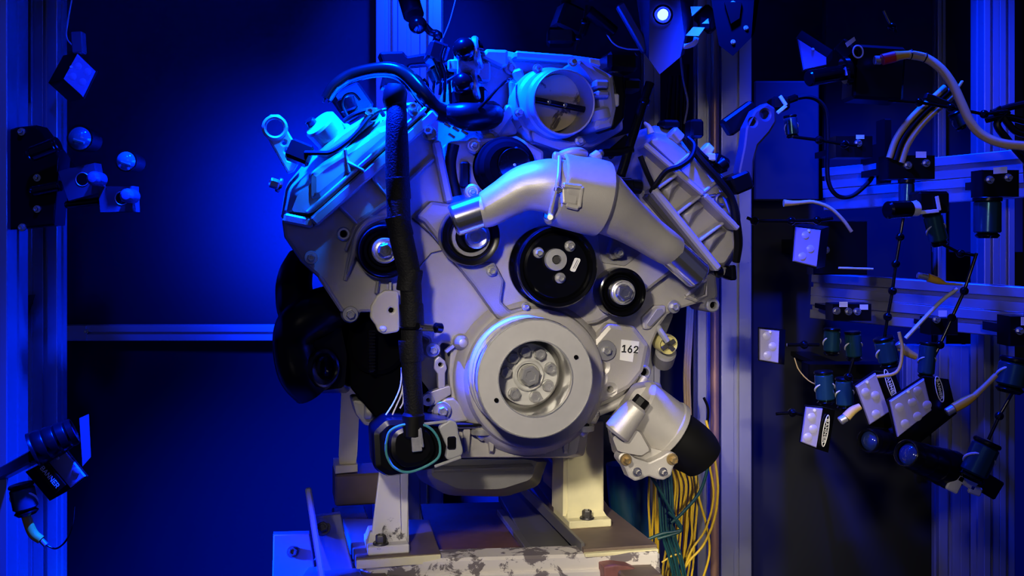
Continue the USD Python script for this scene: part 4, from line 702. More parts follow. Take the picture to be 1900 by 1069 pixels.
# side plates on the left
part(stand, 'side_strip', bar(E(572, 908, 0.02), E(600, 1090, -0.03), 0.009, 0.04, 0.002, up=(0, 1, 0)), 'blue_plate', 'thin upright edge strip')
sp = part(stand, 'side_plate', plate([(583, 960), (632, 954), (640, 990), (664, 1090), (590, 1090)], 0.03, 0.045, 0.002, 0), 'blue_plate')
part(sp, 'plate_bolt', bolt(E(598, 980, 0.03), unit((0, -1, 0.5)), 0.014, 0.009, 0.012, 0.003), 'bolt_dark')
sp = part(stand, 'side_plate', plate([(507, 992), (574, 990), (590, 1090), (505, 1090)], 0.05, 0.065, 0.002, 0), 'blue_plate')
part(sp, 'plate_bolt', bolt(E(543, 1024, 0.05), unit((0, -1, 0.3)), 0.012, 0.008, 0.009, 0.003), 'bolt_dark')

# ------------------------------------------------------------------ cables right of the stand
def cable(name, pts, rpx, matn, label, group=None, n=8):
    p = [W(x, y, D) for x, y, D in pts]; return single(name, tube(p, [rpx/F*pts[i][2] for i in range(len(p))], n, 6), matn, label, 'cable', group)
r2 = np.random.default_rng(3)
for k in range(13):
    x = 1246 + k*4.2; w = r2.normal(0, 1.2, 6)
    cable('yellow_cable', [(x-10+w[0], 860, 1.94+.02*(k % 2)), (x+w[1], 900, 1.94+.02*(k % 2)), (x-4+w[2], 950, 1.94+.02*(k % 2)), (x-6+w[3]*1.5, 1000, 1.94+.02*(k % 2)), (x-14+w[4]*2, 1050, 1.94+.02*(k % 2)), (x-20+w[5]*2, 1110, 1.94+.02*(k % 2))], 2.2, 'yellow_cable', 'yellow cable hanging in the thick bundle under the black hose', 'yellow cables in the bundle')
for k in range(4):
    x = 1206 + k*5.5; w = r2.normal(0, 1.5, 4)
    cable('yellow_cable', [(x+w[0], 860, 2.0), (x+w[1], 930, 2.0), (x+w[2]-2, 1000, 2.0), (x+w[3], 1100, 2.0)], 2.3, 'yellow_cable', ('leftmost', 'second', 'third', 'rightmost')[k] + ' of the straight yellow cables left of the green bundle')
for k in range(3):
    x = 1270 + k*4.5
    cable('tan_cable', [(x+8, 540, 2.04), (x+4, 620, 2.04), (x, 700, 2.04), (x+2, 772, 2.04)], 2.6, 'tan_cable', ('left', 'middle', 'right')[k] + ' one of three dull yellow cables rising beside the right post')
cable('yellow_cable', [(1310, 780, 1.93), (1322, 830, 1.92), (1332, 900, 1.9), (1326, 960, 1.9), (1306, 1010, 1.9), (1280, 1040, 1.9), (1262, 1069, 1.9)], 2.4, 'yellow_cable', 'single yellow cable in the wide right-hand loop')
cable('yellow_cable', [(1288, 860, 1.92), (1296, 920, 1.915), (1312, 980, 1.915), (1316, 1030, 1.915), (1302, 1080, 1.915)], 2.2, 'yellow_cable', 'single yellow cable crossing towards the bottom right')
cable('yellow_cable', [(1316, 860, 1.9), (1324, 920, 1.9), (1310, 980, 1.9), (1284, 1020, 1.9), (1268, 1060, 1.9)], 2.2, 'yellow_cable', 'yellow cable curving inside the wide loop')
cable('yellow_cable', [(1228, 1044, 1.88), (1246, 1032, 1.88), (1262, 1028, 1.88)], 2.0, 'yellow_cable', 'short yellow cable end sticking out low at the left')
for k in range(6):
    x = 1220 + k*4.8; w = r2.normal(0, 0.6, 5)
    cable('green_cable', [(x+w[0], 860, 1.9+.012*(k%2)), (x+4+w[1], 920, 1.88+.012*(k%2)), (x+8+w[2]*.4, 990, 1.87+.012*(k%2)), (x+22+w[3], 1040, 1.87+.012*(k%2)), (x+34+w[4], 1100, 1.87+.012*(k%2))], 2.3, 'green_cable', 'dark green cable in the tied bundle', 'green cables in the tied bundle')
for pts, lab in (([(1204, 1000), (1230, 990), (1262, 984), (1258, 968), (1240, 950)], 'dark green cable tied round the green bundle'), ([(1206, 880), (1230, 920), (1256, 970), (1262, 986), (1220, 1000)], 'dark green cable slanting down to the tie'), ([(1318, 850), (1300, 910), (1268, 950), (1246, 970)], 'dark green cable crossing behind the yellow bundle')):
    cable('green_cable', [(x, y, 1.85) for x, y in pts], 3.0, 'green_cable', lab)
single('green_drape', [tube([W(x, y, 2.2) for x, y in pts], 0.03, 12) for pts in ([(1150, 860), (1155, 930), (1165, 1000), (1170, 1250), (1176, 1490)], [(1180, 860), (1182, 940), (1190, 1010), (1196, 1250), (1200, 1490)])], 'green_cable', 'thick dark green hoses behind the right leg', 'hose')
cable('black_cable', [(1306, 738, 1.96), (1314, 760, 1.96), (1312, 800, 1.97), (1316, 840, 1.97)], 2.4, 'black_rubber', 'black cable hooked over beside the hose')
single('ribbed_conduit', [tube([W(x, y, 2.15) for x, y in pts], 0.006, 10) for pts in ([(1244, 140), (1238, 240), (1246, 330)], [(1258, 140), (1256, 240), (1262, 330)], [(1274, 120), (1270, 240), (1272, 330)])], 'black_satin', 'dark cable conduit hanging between the narrow post and the right post', 'conduit')
cable('grey_cable', [(1262, 100, 2.1), (1268, 150, 2.1), (1276, 190, 2.1), (1270, 230, 2.1)], 2, 'grey_plastic', 'thin grey cable hanging right of the blue box')
# ------------------------------------------------------------------ sensors, clamps, rods and lenses around the engine
def ql(px, D): return np.array([W(x, y, D) for x, y in px])
def sensor(face, D, shift, label, logo=None,  dots=((.3, .25), (.62, .45), (.3, .68), (.7, .8)), group=None, dD=0.05, lensm='sensor_lens'):
    """A flat photoelectric sensor: lens face given by four pixels (clockwise from the upper left), housing behind it."""
    if logo is not None: dD = 0.022
    f = ql(face, D); c = f.mean(0); b = np.array([W(x+shift[0], y+shift[1], D+dD) for x, y in face]); bc = b.mean(0)
    t = thing('photoelectric_sensor', label, 'sensor', c)
    k = V(0, 0.002, 0)
    part(t, 'housing', [hull(np.vstack([c + (f-c)*1.05 + k, c + (f-c)*1.08 + V(0, 0.006, 0), bc + (b-bc)*1.08])), hull(np.vstack([bc + (b-bc)*0.8, bc + (b-bc)*0.7 + V(0, 0.03, 0)]))], 'black_satin')
    n = unit(np.cross(f[1]-f[0], f[3]-f[0])); n = n if n[1] < 0 else -n
    part(t, 'lens_face', hull(np.vstack([c + (f-c)*0.94 + n*0.0035, c + (f-c)*0.99 + n*0.002, f + k*1.5])), lensm, 'pale lens face')
    for u, v in dots:
        p = (f[0]*(1-u) + f[1]*u)*(1-v) + (f[3]*(1-u) + f[2]*u)*v + n*0.0034
        part(t, 'lens_dot', lathe([(0, -0.0012), (0.0055, -0.001), (0.0075, 0.0004)], p, -n, 20), 'lens_dot')
    p = f[0]*.55 + f[1]*.45 + (c-f[0])*0.12 + n*0.004
    part(t, 'indicator', lathe([(0, -0.001), (0.002, -0.0008), (0.0028, 0.0006)], p, -n, 12), 'label_white')
    if logo is not None:                                            # on the side along edge 1-2
        e = unit(f[2]-f[1]); s_ = b[1]-f[1]; s_ = unit(s_ - (s_ @ e)*e); nn = np.cross(e, s_); nn = nn if nn[1] < 0 else -nn
        L = np.linalg.norm(f[2]-f[1]); o = (c + (f[1]+f[2]-2*c)/2*1.07) + s_*np.linalg.norm(b[1]-f[1])*0.45 + nn*0.0012 + e*L*logo
        ang = np.linspace(0, 2*np.pi, 40); wid = min(0.0115, np.linalg.norm(b[1]-f[1])*0.34)
        oval = o + L*0.40*np.cos(ang)[:, None]*e + wid*0.62*np.sin(ang)[:, None]*s_
        part(t, 'emblem_rim', tube(oval, 0.0008, 6, smooth=False), 'label_white', 'oval emblem outline')
        up = np.cross(nn, e); m = meshkit.text_mesh('BANNER', 1.0, 0.05, True); w0 = m.bounds[1, 0]-m.bounds[0, 0]
        part(t, 'emblem_lettering', lettering('BANNER', L*0.62/w0, o, e, up, 0.0006, True), 'label_white')
    return t
def clamp(p0, p1, rpx, D, label, band=True, m='teal_anodised', dz=0.0, group='teal clamp cylinders'):
    a, b = W(*p0, D), W(*p1, D+dz); r = rpx/F*D
    t = thing('clamp_cylinder', label, 'clamp', (a+b)/2)
    part(t, 'barrel', cyl(a, b, r, 28, r*0.15), m)
    part(t, 'end_cap', cyl(b, b + unit(b-a)*r*0.5, r*0.96, 24, r*0.3), 'black_gloss')
    part(t, 'knurled_end', cyl(a - unit(b-a)*r*0.35, a, r*1.02, 24, r*0.1), 'black_satin')
    if band:
        n = unit(b-a + V(0, -0.035, 0)); part(t, 'white_ring', torus(a*.45+b*.55, n, r*1.05, r*0.10, 30, 8), 'white_plastic')
    return t
def rods(pts, label, rpx=3.0, ball_r=8, D=1.7):
    t = thing('jointed_rod', label, 'rod', W(*pts[0][:2], D)); q = [W(x, y, D + (z[0] if z else 0)) for x, y, *z in pts]
    for a, b in zip(q, q[1:]): part(t, 'rod', cyl(a, b, rpx/F*D, 12), 'black_gloss')
    for a in q[1:-1] if len(q) > 2 else q[1:]: part(t, 'ball_joint', [ball(a, ball_r/F*D, 14), cyl(a + V(-0.004, -ball_r/F*D*1.1, 0), a + V(0.002, -ball_r/F*D*0.6, 0), 0.003, 10)], 'black_gloss')
    return t
def block(px, D, dep, label, tagpx=None, screws=(), m='black_satin'):
    f = ql(px, D); t = thing('mounting_block', label, 'block', f.mean(0)); c = f.mean(0)
    d_ = min(dep, 0.045); part(t, 'body', hull(np.vstack([c + (f-c)*.96, f + V(0, .003, 0), f + V(0, d_, 0)])), m)
    if dep > d_: part(t, 'mounting_stem', hull(np.vstack([c + (f-c)*.3 + V(0, d_, 0), c + (f-c)*.3 + V(0, dep, 0)])), m)
    for q in tagpx or (): part(t, 'label', hull(np.vstack([ql(q, D-0.001), ql(q, D)])), 'label_white', 'small white label')
    for x, y in screws: part(t, 'screw', bolt(W(x, y, D), (0, -1, 0), 0.008, 0.007, 0.007, 0.003), 'polished_steel')
    return t
def connector(pts, D, label, boot=True, mcol='orange_boot', nose=None):
    """Cable connector: metal nut, coloured boot, cable."""
    q = [W(x, y, D) for x, y, r in pts]; r = [p[2]/F*D for p in pts]
    t = thing('cable_connector', label, 'connector', q[0])
    part(t, 'nut', cyl(q[0], q[1], r[0], 16, r[0]*.2), 'bolt_steel')
    part(t, 'boot', tube(q[1:4], r[1:4], 16), mcol)
    if len(q) > 4: part(t, 'cable', tube(q[3:], r[3:], 12), 'tan_cable')
    return t
# ---- right cluster, sensors
sensor([(1650, 744), (1714, 702), (1728, 761), (1665, 811)], 1.55, (44, 6), 'largest tilted sensor with blue reflections and an oval emblem, low right', 0.0, ((.2, .3), (.55, .4), (.25, .8), (.75, .2), (.9, .75), (.6, .85)))
sensor([(1587, 717), (1624, 692), (1650, 764), (1613, 788)], 1.60, (36, 4), 'tilted sensor with pale lens face, hanging left of the largest one', -0.05, ((.3, .25), (.65, .45), (.4, .85)))
NS = sensor([(1495, 755), (1526, 758), (1514, 831), (1486, 820)], 1.62, (22, 6), 'narrow upright sensor with an oval emblem above the dark lower area', 0.06, ((.4, .25), (.6, .55), (.35, .8)))
part(NS, 'mounting_rod', cyl(W(1520, 790, 1.66), W(1500, 770, 2.203), 0.005, 12), 'black_satin')
sensor([(1409, 610), (1446, 614), (1444, 674), (1409, 668)], 1.70, (10, 0), 'plain rectangular sensor standing apart right of the tall post', None, ((.35, .2), (.65, .5), (.4, .8)))
sensor([(1476, 421), (1523, 427), (1515, 496), (1471, 485)], 1.70, (14, -4), 'blue-lit rectangular sensor under the dark upper panel', None, ((.4, .2), (.65, .55), (.35, .8)))
sensor([(1480, 73), (1533, 107), (1533, 121), (1491, 130)], 1.75, (10, -14), 'wedge-shaped blue sensor left of the black industrial camera', None, ())
DS = sensor([(118, 147), (144, 100), (177, 132), (154, 180)], 1.85, (-26, 6), 'dim diamond-tilted sensor hanging by the left post', None, ((.3, .3), (.7, .3), (.4, .75), (.8, .75)))
sensor([(90, 855), (123, 839), (159, 884), (132, 905)], 1.62, (-40, 22), 'bright blue sensor plate at the lower left with an emblem along its side', None, ((.8, .7),))
# emblem of that one, along its lower left edge
tt = thing('emblem_plate', 'dark side plate lettered in white on the lower left sensor', 'plate', W(96, 884, 1.60))
a_, b_ = W(74, 862, 1.60), W(112, 908, 1.60); e_ = unit(b_-a_); s_ = unit(np.cross(e_, (0, 1, 0)))
part(tt, 'plate', hull(np.vstack([[p + s_*k*0.010 + V(0, y, 0) for p in (a_, b_) for k in (-1, 1) for y in (0, 0.004)]])), 'black_satin')
m_ = meshkit.text_mesh('BANNER', 1.0, 0.05, True); part(tt, 'lettering', lettering('BANNER', np.linalg.norm(b_-a_)*0.8/(m_.bounds[1, 0]-m_.bounds[0, 0]), (a_+b_)/2 + V(0, -0.0006, 0), e_, np.cross((0, -1, 0), e_), 0.0006, True), 'label_white')
# ---- right cluster, clamps (given from the top end to the bottom end)
for p0, p1, r, D, lab in (
    ((1544, 614), (1543, 652), 15, 1.8, 'left one of the two small teal clamps under the lower rail'),
    ((1582, 620), (1585, 662), 15, 1.8, 'right one of the two small teal clamps under the lower rail'),
    ((1528, 694), (1532, 742), 17, 1.72, 'left one of the pair of teal clamps above the narrow upright sensor'),
    ((1566, 706), (1568, 752), 16, 1.72, 'right one of the pair of teal clamps above the narrow upright sensor'),
    ((1640, 632), (1650, 672), 19, 1.66, 'bright blue clamp above the pale tilted sensor'),
    ((1722, 640), (1718, 694), 15, 1.66, 'dark clamp with a white ring above the largest sensor'),
    ((1730, 400), (1742, 448), 17, 1.68, 'teal clamp hanging below the white-cornered bracket'),
    ((1882, 672), (1874, 716), 26, 1.6, 'large teal clamp with a white ring cut by the right edge'),
    ((1830, 826), (1806, 880), 25, 1.5, 'bright cyan clamp above the lower right bracket'),
    ((1772, 212), (1784, 234), 12, 1.75, 'small cyan clamp beside the yellow cables'),
    ((1466, 218), (1470, 250), 12, 1.75, 'small teal clamp under the dark curved lifting bracket'),
    ((40, 905), (48, 945), 22, 1.6, 'teal clamp with a cross of white cord at the lower left')):
    clamp(p0, p1, r, D, lab)
for x, y0, y1, w, lab in ((1832, 374, 432, 24, 'tall glass-like blue cylinder under the right end of the upper rail'), (1682, 340, 376, 14, 'short blue cylinder left of the white-cornered bracket')):
    t = thing('sensor_barrel', lab, 'sensor', W(x, y1, 1.7)); part(t, 'barrel', cyl(W(x, y0, 1.7), W(x, y1, 1.7), w/F*1.7, 28, 0.002), 'teal_anodised'); part(t, 'cap', cyl(W(x, y1, 1.7), W(x, y1+10, 1.7), w*.9/F*1.7, 24, 0.004), 'black_gloss'); part(t, 'collar', cyl(W(x, y0-8, 1.7), W(x, y0, 1.7), w*1.08/F*1.7, 24, 0.001), 'black_satin')
# ---- jointed rods
for pts, lab in (
    ([(1676, 400), (1670, 440), (1662, 490), (1656, 540), (1647, 588), (1641, 628)], 'long jointed black rod ending at the bright blue clamp'),
    ([(1812, 470), (1789, 540), (1766, 590), (1744, 640), (1726, 676)], 'jointed black rod slanting down to the dark clamp with a white ring'),
    ([(1746, 452), (1782, 470), (1812, 474)], 'short jointed rod linking the hanging teal clamp to the slanting rod'),
    ([(1880, 726), (1854, 772), (1834, 816)], 'thin jointed rod between the two clamps at the lower right'),
    ([(1472, 254), (1520, 260), (1566, 268), (1590, 270)], 'jointed rod reaching left from the black block to the small teal clamp'),
    ([(1386, 404), (1400, 410), (1468, 410), (1516, 409), (1545, 405)], 'jointed rod crossing above the blue-lit rectangular sensor'),
    ([(1648, 186), (1705, 190), (1764, 200), (1826, 212), (1870, 206)], 'jointed rod below the black industrial camera'),
    ([(1584, 664), (1574, 700)], 'short rod between the small and the large pair of teal clamps'),
    ([(1460, 640), (1492, 640), (1520, 640)], 'jointed rod holding the plain rectangular sensor'),
    ([(1640, 20), (1655, 50), (1664, 60)], 'short jointed rod in the dark above the camera'),
    ([(1440, 768), (1470, 766), (1520, 776)], 'jointed rod left of the narrow upright sensor')):
    rods(pts, lab, D=1.66)
# ---- blocks
L4 = lambda x, y, w, h, s=0: [(x-w, y-h+s), (x+w, y-h-s), (x+w, y+h-s), (x-w, y+h+s)]
block(L4(1586, 272, 34, 20), 1.8, 0.205, 'black mounting block beside the dark cable loop', [L4(1596, 254, 8, 4)], [(1568, 268), (1592, 266)])
block(L4(1692, 310, 44, 22), 1.72, 0.215, 'black mounting block where the paired yellow cables end', [L4(1709, 287, 10, 6)], [(1684, 307), (1718, 303)])
block(L4(1858, 340, 34, 25), 1.7, 0.115, 'black mounting block at the right end of the upper rail', [L4(1856, 316, 13, 6, 1)], [(1836, 334), (1870, 330)])
block(L4(1582, 580, 36, 16), 1.8, 0.19, 'black mounting block with two white labels on the lower rail', [L4(1565, 565, 8, 5), L4(1603, 570, 8, 5)], [(1552, 577), (1574, 578), (1590, 578)])
block(L4(1752, 606, 26, 16), 1.76, 0.115, 'black mounting block behind the slanting jointed rod', [L4(1749, 582, 8, 6)], [(1737, 593)])
block(L4(1890, 615, 16, 28), 1.68, 0.12, 'black mounting block cut by the right edge at the lower rail', [L4(1900, 596, 6, 8)], [(1891, 614)])
block(L4(1648, 280, 6, 60), 1.85, 0.14, 'tall dark mounting plate left of the paired yellow cables')
block(L4(1560, 460, 50, 50), 1.85, 0.35, 'dark mounting block right of the blue-lit sensor', None, [(1532, 464)])
block(L4(1570, 690, 70, 14), 1.9, 0.30, 'dark flat block behind the pair of teal clamps')
block([(30, 236), (66, 232), (110, 290), (100, 418), (18, 426), (18, 240)], 1.80, 0.155, 'black clamp block on the left post', None, [(41, 245), (70, 330), (70, 355), (70, 388), (42, 422)])
block([(22, 552), (52, 548), (28, 560), (28, 620), (14, 622), (14, 552)], 1.92, 0.032, 'small dark bracket on the left post above the crossbar')
for px, hole, lens, lab in (([(106, 317), (175, 302), (186, 358), (126, 374)], (153, 333), (173, 331), 'blue sensor block with a round lens, upper one by the left post'), ([(180, 346), (246, 345), (248, 393), (185, 395)], (226, 368), (235, 363), 'blue sensor block with a round lens, lower one by the left post')):
    t = block(px, 1.78, 0.03, lab, m='dark_blue_block'); q = W(*hole, 1.78)
    part(t, 'bore_ring', torus(q, (0, -1, 0), 0.0115, 0.0012, 30, 6), 'bolt_steel'); part(t, 'bore', cyl(q + V(0, -0.0005, 0), q + V(0, .004, 0), 0.011, 24), 'black_matte')
    q2 = W(*lens, 1.74); part(t, 'lens', lathe([(0, -0.008), (0.007, -0.006), (0.011, 0.0), (0.0125, 0.004), (0.0125, 0.04)], q2, (-0.1, 1, 0), 28), 'frosted_lens', 'frosted round lens')
for x, y, r, lab in ((148, 257, 23, 'round cyan glass reflector high by the left post'), (234, 299, 19, 'smaller round green glass reflector right of the cyan one')):
    q = W(x, y, 1.76); R_ = r/F*1.76; t = thing('glass_reflector', lab, 'reflector', q)
    part(t, 'lens', [lathe([(0, -R_*0.55), (R_*0.4, -R_*0.48), (R_*0.75, -R_*0.28), (R_*0.96, 0.0)], q, (0, 1, 0), 36)], 'green_glass'); part(t, 'glint_bar', [cyl(q + V(-R_*.35, -R_*.44, -R_*.1), q + V(R_*.55, -R_*.34, -R_*.4), R_*.16, 10, .001)], 'painted_glint')  # small bar added as the cyan reflection on the glass
    part(t, 'barrel', lathe([(R_*.94, -0.001), (R_*1.04, -0.001), (R_*1.06, 0.004), (R_*0.9, 0.05), (0, 0.05)], q, (0, 1, 0), 36), 'black_gloss')
clamp((104, 268), (60, 286), 14, 1.76, 'dark tilted clamp on the left post beside the cyan reflector', False, 'black_gloss')
clamp((110, 345), (62, 355), 10, 1.79, 'small dark clamp behind the upper blue sensor block', False, 'black_gloss')
clamp((184, 373), (125, 380), 7, 1.795, 'thin dark clamp linking the two blue sensor blocks', False, 'black_gloss')
single('hanging_wire', tube([W(x, y, 1.9) for x, y in ((133, 0), (126, 40), (124, 70), (140, 90))], 0.0015, 8), 'grey_plastic', 'thin wire hanging down to the dim diamond sensor', 'wire')
part(DS, 'bracket_arm', bar(W(145, 60, 1.86), W(148, 100, 1.86), 0.02, 0.02), 'dark_blue_block')
# ---- cameras and lenses
def lens_camera(p0, p1, r0, r1, D, label, glass='blue_lens', dz=0.06, steps=4):
    a, b = W(*p0, D), W(*p1, D+dz); t = thing('camera_lens', label, 'lens', (a+b)/2); L = np.linalg.norm(b-a); k0, k1 = r0/F*D, r1/F*D
    pr = [(k0*.82, 0.004), (k0*.86, 0.0), (k0, 0.0), (k0*1.02, 0.004)]
    for i in range(steps):
        u = (i+.5)/steps; q = k0 + (k1-k0)*u; pr += [(q, L*u*.96), (q*.955, L*(u+.02)), (q*.955, L*(u+.05)), (q*1.0, L*(u+.07))]
    part(t, 'barrel', lathe(pr + [(k1, L), (0, L)], a, b-a, 40), 'black_satin'); part(t, 'front_glass', lathe([(0, 0.0), (k0*.4, 0.001), (k0*.7, 0.004), (k0*.84, 0.008)], a, b-a, 36), glass)
    part(t, 'front_ring', torus(a, b-a, k0*.93, k0*.05, 36, 8), 'black_gloss'); return t
lens_camera((1681, 841), (1764, 872), 26, 38, 1.5, 'lens with a bright blue front glass pointing at the engine, low right')
lens_camera((1610, 818), (1660, 820), 22, 26, 1.58, 'dark lens half hidden behind the pale tilted sensor')
LL = lens_camera((138, 800), (62, 836), 25, 34, 1.62, 'black lens barrel at the lower left above the blue plate', dz=-0.02)
part(LL, 'front_plate', hull(np.vstack([ql([(147, 776), (165, 768), (169, 848), (153, 866)], 1.60), ql([(147, 776), (165, 768), (169, 848), (153, 866)], 1.606)])), 'blue_plate', 'bright blue upright plate')
part(LL, 'mounting_arm', bar(W(66, 846, 1.62), W(4, 880, 1.80), 0.02, 0.02, 0.003), 'black_satin')
t = thing('camera_bracket', 'angular bracket with pale edges at the tail of the lower right lens', 'bracket', W(1790, 890, 1.56))
part(t, 'edge', [bar(W(1764, 912, 1.53), W(1780, 880, 1.53), 0.006, 0.02), bar(W(1780, 880, 1.53), W(1812, 902, 1.53), 0.006, 0.02), bar(W(1812, 902, 1.53), W(1806, 918, 1.53), 0.006, 0.02)], 'white_plastic', 'pale bracket edge'); part(t, 'plate', bar(W(1780, 868, 1.55), W(1850, 910, 1.55), 0.02, 0.03), 'black_satin')
t = thing('camera_bracket', 'black camera body with a white-cornered bracket below the upper rail', 'bracket', W(1720, 390, 1.66))
part(t, 'body', [rbox((0.05, 0.05, 0.035), 0.004, W(1722, 376, 1.67))], 'black_satin'); part(t, 'barrel', cyl(W(1688, 388, 1.64), W(1646, 390, 1.62), 0.014, 24, 0.003), 'black_gloss'); part(t, 'barrel_ring', cyl(W(1686, 388, 1.638), W(1702, 387, 1.642), 0.0125, 24, 0.001), 'white_plastic', 'white barrel ring')
part(t, 'white_edge', [bar(W(1698, 372, 1.64), W(1704, 396, 1.64), 0.004, 0.006, 0.001), bar(W(1703, 395, 1.64), W(1742, 391, 1.64), 0.004, 0.006, 0.001), bar(W(1743, 391, 1.64), W(1738, 364, 1.64), 0.004, 0.006, 0.001)], 'label_white', 'white bracket edge')
t = thing('industrial_camera', 'black industrial camera with a long lens and red-ringed yellow plug, upper right', 'camera', W(1620, 180, 1.7))
part(t, 'body', [rbox((0.085, 0.09, 0.062), 0.005, W(1620, 140, 1.72), frame((0, -1, 0), (0.06, 0, 1)))], 'black_satin')
part(t, 'lens_barrel', [cyl(W(1568, 134, 1.69), W(1500, 146, 1.66), 0.013, 28, 0.002), cyl(W(1578, 130, 1.69), W(1564, 133, 1.69), 0.024, 28, 0.003)], 'black_gloss', 'long black lens barrel'); part(t, 'mount_ring', [cyl(W(1571, 124, 1.675), W(1573, 140, 1.675), 0.004, 12)], 'bolt_steel')
part(t, 'name_label', hull(np.vstack([ql([(1568, 80), (1585, 68), (1588, 75), (1572, 88)], 1.66), ql([(1568, 80), (1585, 68), (1588, 75), (1572, 88)], 1.662)])), 'label_white', 'white label'); part(t, 'label_arm', bar(W(1560, 105, 1.7), W(1582, 84, 1.69), 0.03, 0.03, 0.003), 'black_satin')
part(t, 'socket', cyl(W(1634, 112, 1.66), W(1622, 112, 1.66), 0.0075, 16, 0.001), 'bolt_steel'); part(t, 'ring', torus(W(1592, 96, 1.66), unit((0.4, -1, 0)), 0.010, 0.0014, 24, 6), 'label_white')
t = thing('camera_cable', 'thick yellow cable with a red ring arching from the black camera to the right edge', 'cable', W(1900, 280, 1.6))
part(t, 'red_ring', cyl(W(1636, 111, 1.65), W(1660, 105, 1.65), 0.0092, 24, 0.001), 'red_ring', 'red locking ring'); part(t, 'boot', tube([W(x, y, 1.65) for x, y in ((1659, 105), (1672, 103), (1688, 101))], [0.009, 0.0072, 0.0062], 18), 'orange_boot')
part(t, 'cable', tube([W(x, y, D) for x, y, D in ((1686, 101, 1.65), (1718, 108, 1.65), (1746, 128, 1.64), (1768, 158, 1.63), (1784, 192, 1.62), (1800, 226, 1.61), (1822, 250, 1.6), (1860, 266, 1.58), (1920, 272, 1.55))], 0.0072, 18), 'tan_cable'); part(t, 'cable_tag', [rbox((0.022, 0.003, 0.006), 0.001, W(1705, 99, 1.637), frame((0, -1, 0), (0.22, 0, 1)))], 'label_white', 'white cable tag')
part(t, 'tie', [torus(W(1690, 101, 1.65), unit((1, 0, -.05)), 0.0075, 0.001, 20, 6), torus(W(1716, 107, 1.65), unit((1, 0, -.3)), 0.0078, 0.001, 20, 6)], 'black_rubber')
t = thing('yellow_cable_pair', 'pair of tan cables with a dark one between them, rising to the black tie', 'cable', W(1660, 290, 1.75))
for dx, m_ in ((-6, 'tan_cable'), (5, 'black_rubber'), (16, 'tan_cable')): part(t, 'cable', tube([W(x+dx, y+dx*.4, 1.72) for x, y in ((1656, 296), (1668, 262), (1688, 232), (1712, 206), (1738, 184), (1760, 164))], 0.0055, 14), m_)
part(t, 'tie', [bar(W(1716, 178, 1.70), W(1760, 196, 1.70), 0.012, 0.012, 0.002)], 'black_rubber'); part(t, 'zip_end', bar(W(1774, 168, 1.70), W(1786, 150, 1.70), 0.006, 0.004, 0.001), 'cream_plastic')
# ---- loose connectors and cables on the right
connector([(1756, 766, 8), (1770, 757, 9), (1790, 746, 9), (1808, 735, 6), (1828, 716, 5), (1848, 696, 5)], 1.55, 'bright orange plug with a tan cable, right of the largest sensor')
connector([(1702, 511, 6), (1722, 515, 8), (1740, 521, 6.5), (1754, 526, 2.5), (1785, 528, 2)], 1.66, 'yellow plug with a bare metal nut above the lower rail')
connector([(1558, 782, 8), (1570, 774, 9), (1582, 762, 8), (1596, 754, 6)], 1.58, 'dull yellow plug between the narrow sensor and the pale tilted one', mcol='tan_cable')
connector([(1666, 636, 7), (1672, 644, 9), (1684, 654, 8), (1700, 662, 6)], 1.64, 'brownish plug above the pale tilted sensor', mcol='tan_cable')
connector([(1482, 379, 2), (1454, 377, 7), (1470, 377, 5), (1484, 376, 4), (1510, 375, 3.5), (1540, 386, 3.5), (1564, 408, 3.5), (1580, 430, 3.5)], 1.74, 'tan plug and cable arching above the blue-lit sensor', mcol='tan_cable')
connector([(86, 1012, 5), (76, 1002, 8), (60, 988, 9), (46, 952, 8)], 1.6, 'yellow plug at the lower left with a thin looping cable', mcol='orange_boot')
def wire(pts, D, r, m_, label): return single('cable', tube([W(x, y, D) for x, y in pts], r/F*D, 10), m_, label, 'cable')
wire([(1680, 628), (1710, 596), (1745, 560), (1776, 536)], 1.67, 3.6, 'white_plastic', 'straight pale cable slanting up to the jointed rod')
wire([(86, 1012), (104, 1018), (122, 1004), (134, 976), (138, 940)], 1.61, 1.6, 'black_gloss', 'thin dark cable looping up from the lower left plug')
wire([(1450, 190), (1500, 180), (1530, 200), (1536, 250), (1536, 330), (1552, 362), (1580, 364), (1610, 340), (1622, 322)], 1.9, 4, 'black_rubber', 'black cable looping in front of the upper rail')
wire([(1474, 664), (1482, 686), (1500, 706), (1520, 716)], 1.75, 1.2, 'tan_cable', 'thin pale wire curling below the plain rectangular sensor')
wire([(1668, 616), (1674, 650), (1664, 690), (1620, 700)], 1.6, 3.2, 'tan_cable', 'tan cable dropping behind the pale tilted sensor')
wire([(1744, 706), (1752, 730), (1754, 760)], 1.6, 1.4, 'bolt_steel', 'thin grey wire at the right side of the largest sensor')
wire([(1112, 36), (1136, 78), (1160, 90), (1190, 92)], 1.9, 1.6, 'white_plastic', 'thin pale wire curving behind the blue lamp box')
wire([(845, 0), (834, 40), (822, 70)], 2.2, 1.2, 'white_plastic', 'thin pale wire hanging right of the broad blue-lit post')
single('white_pin', cyl(W(1556, 497, 1.7), W(1620, 499, 1.7), 0.0018, 10), 'white_plastic', 'thin white pin lying level under the blue-lit sensor', 'pin')
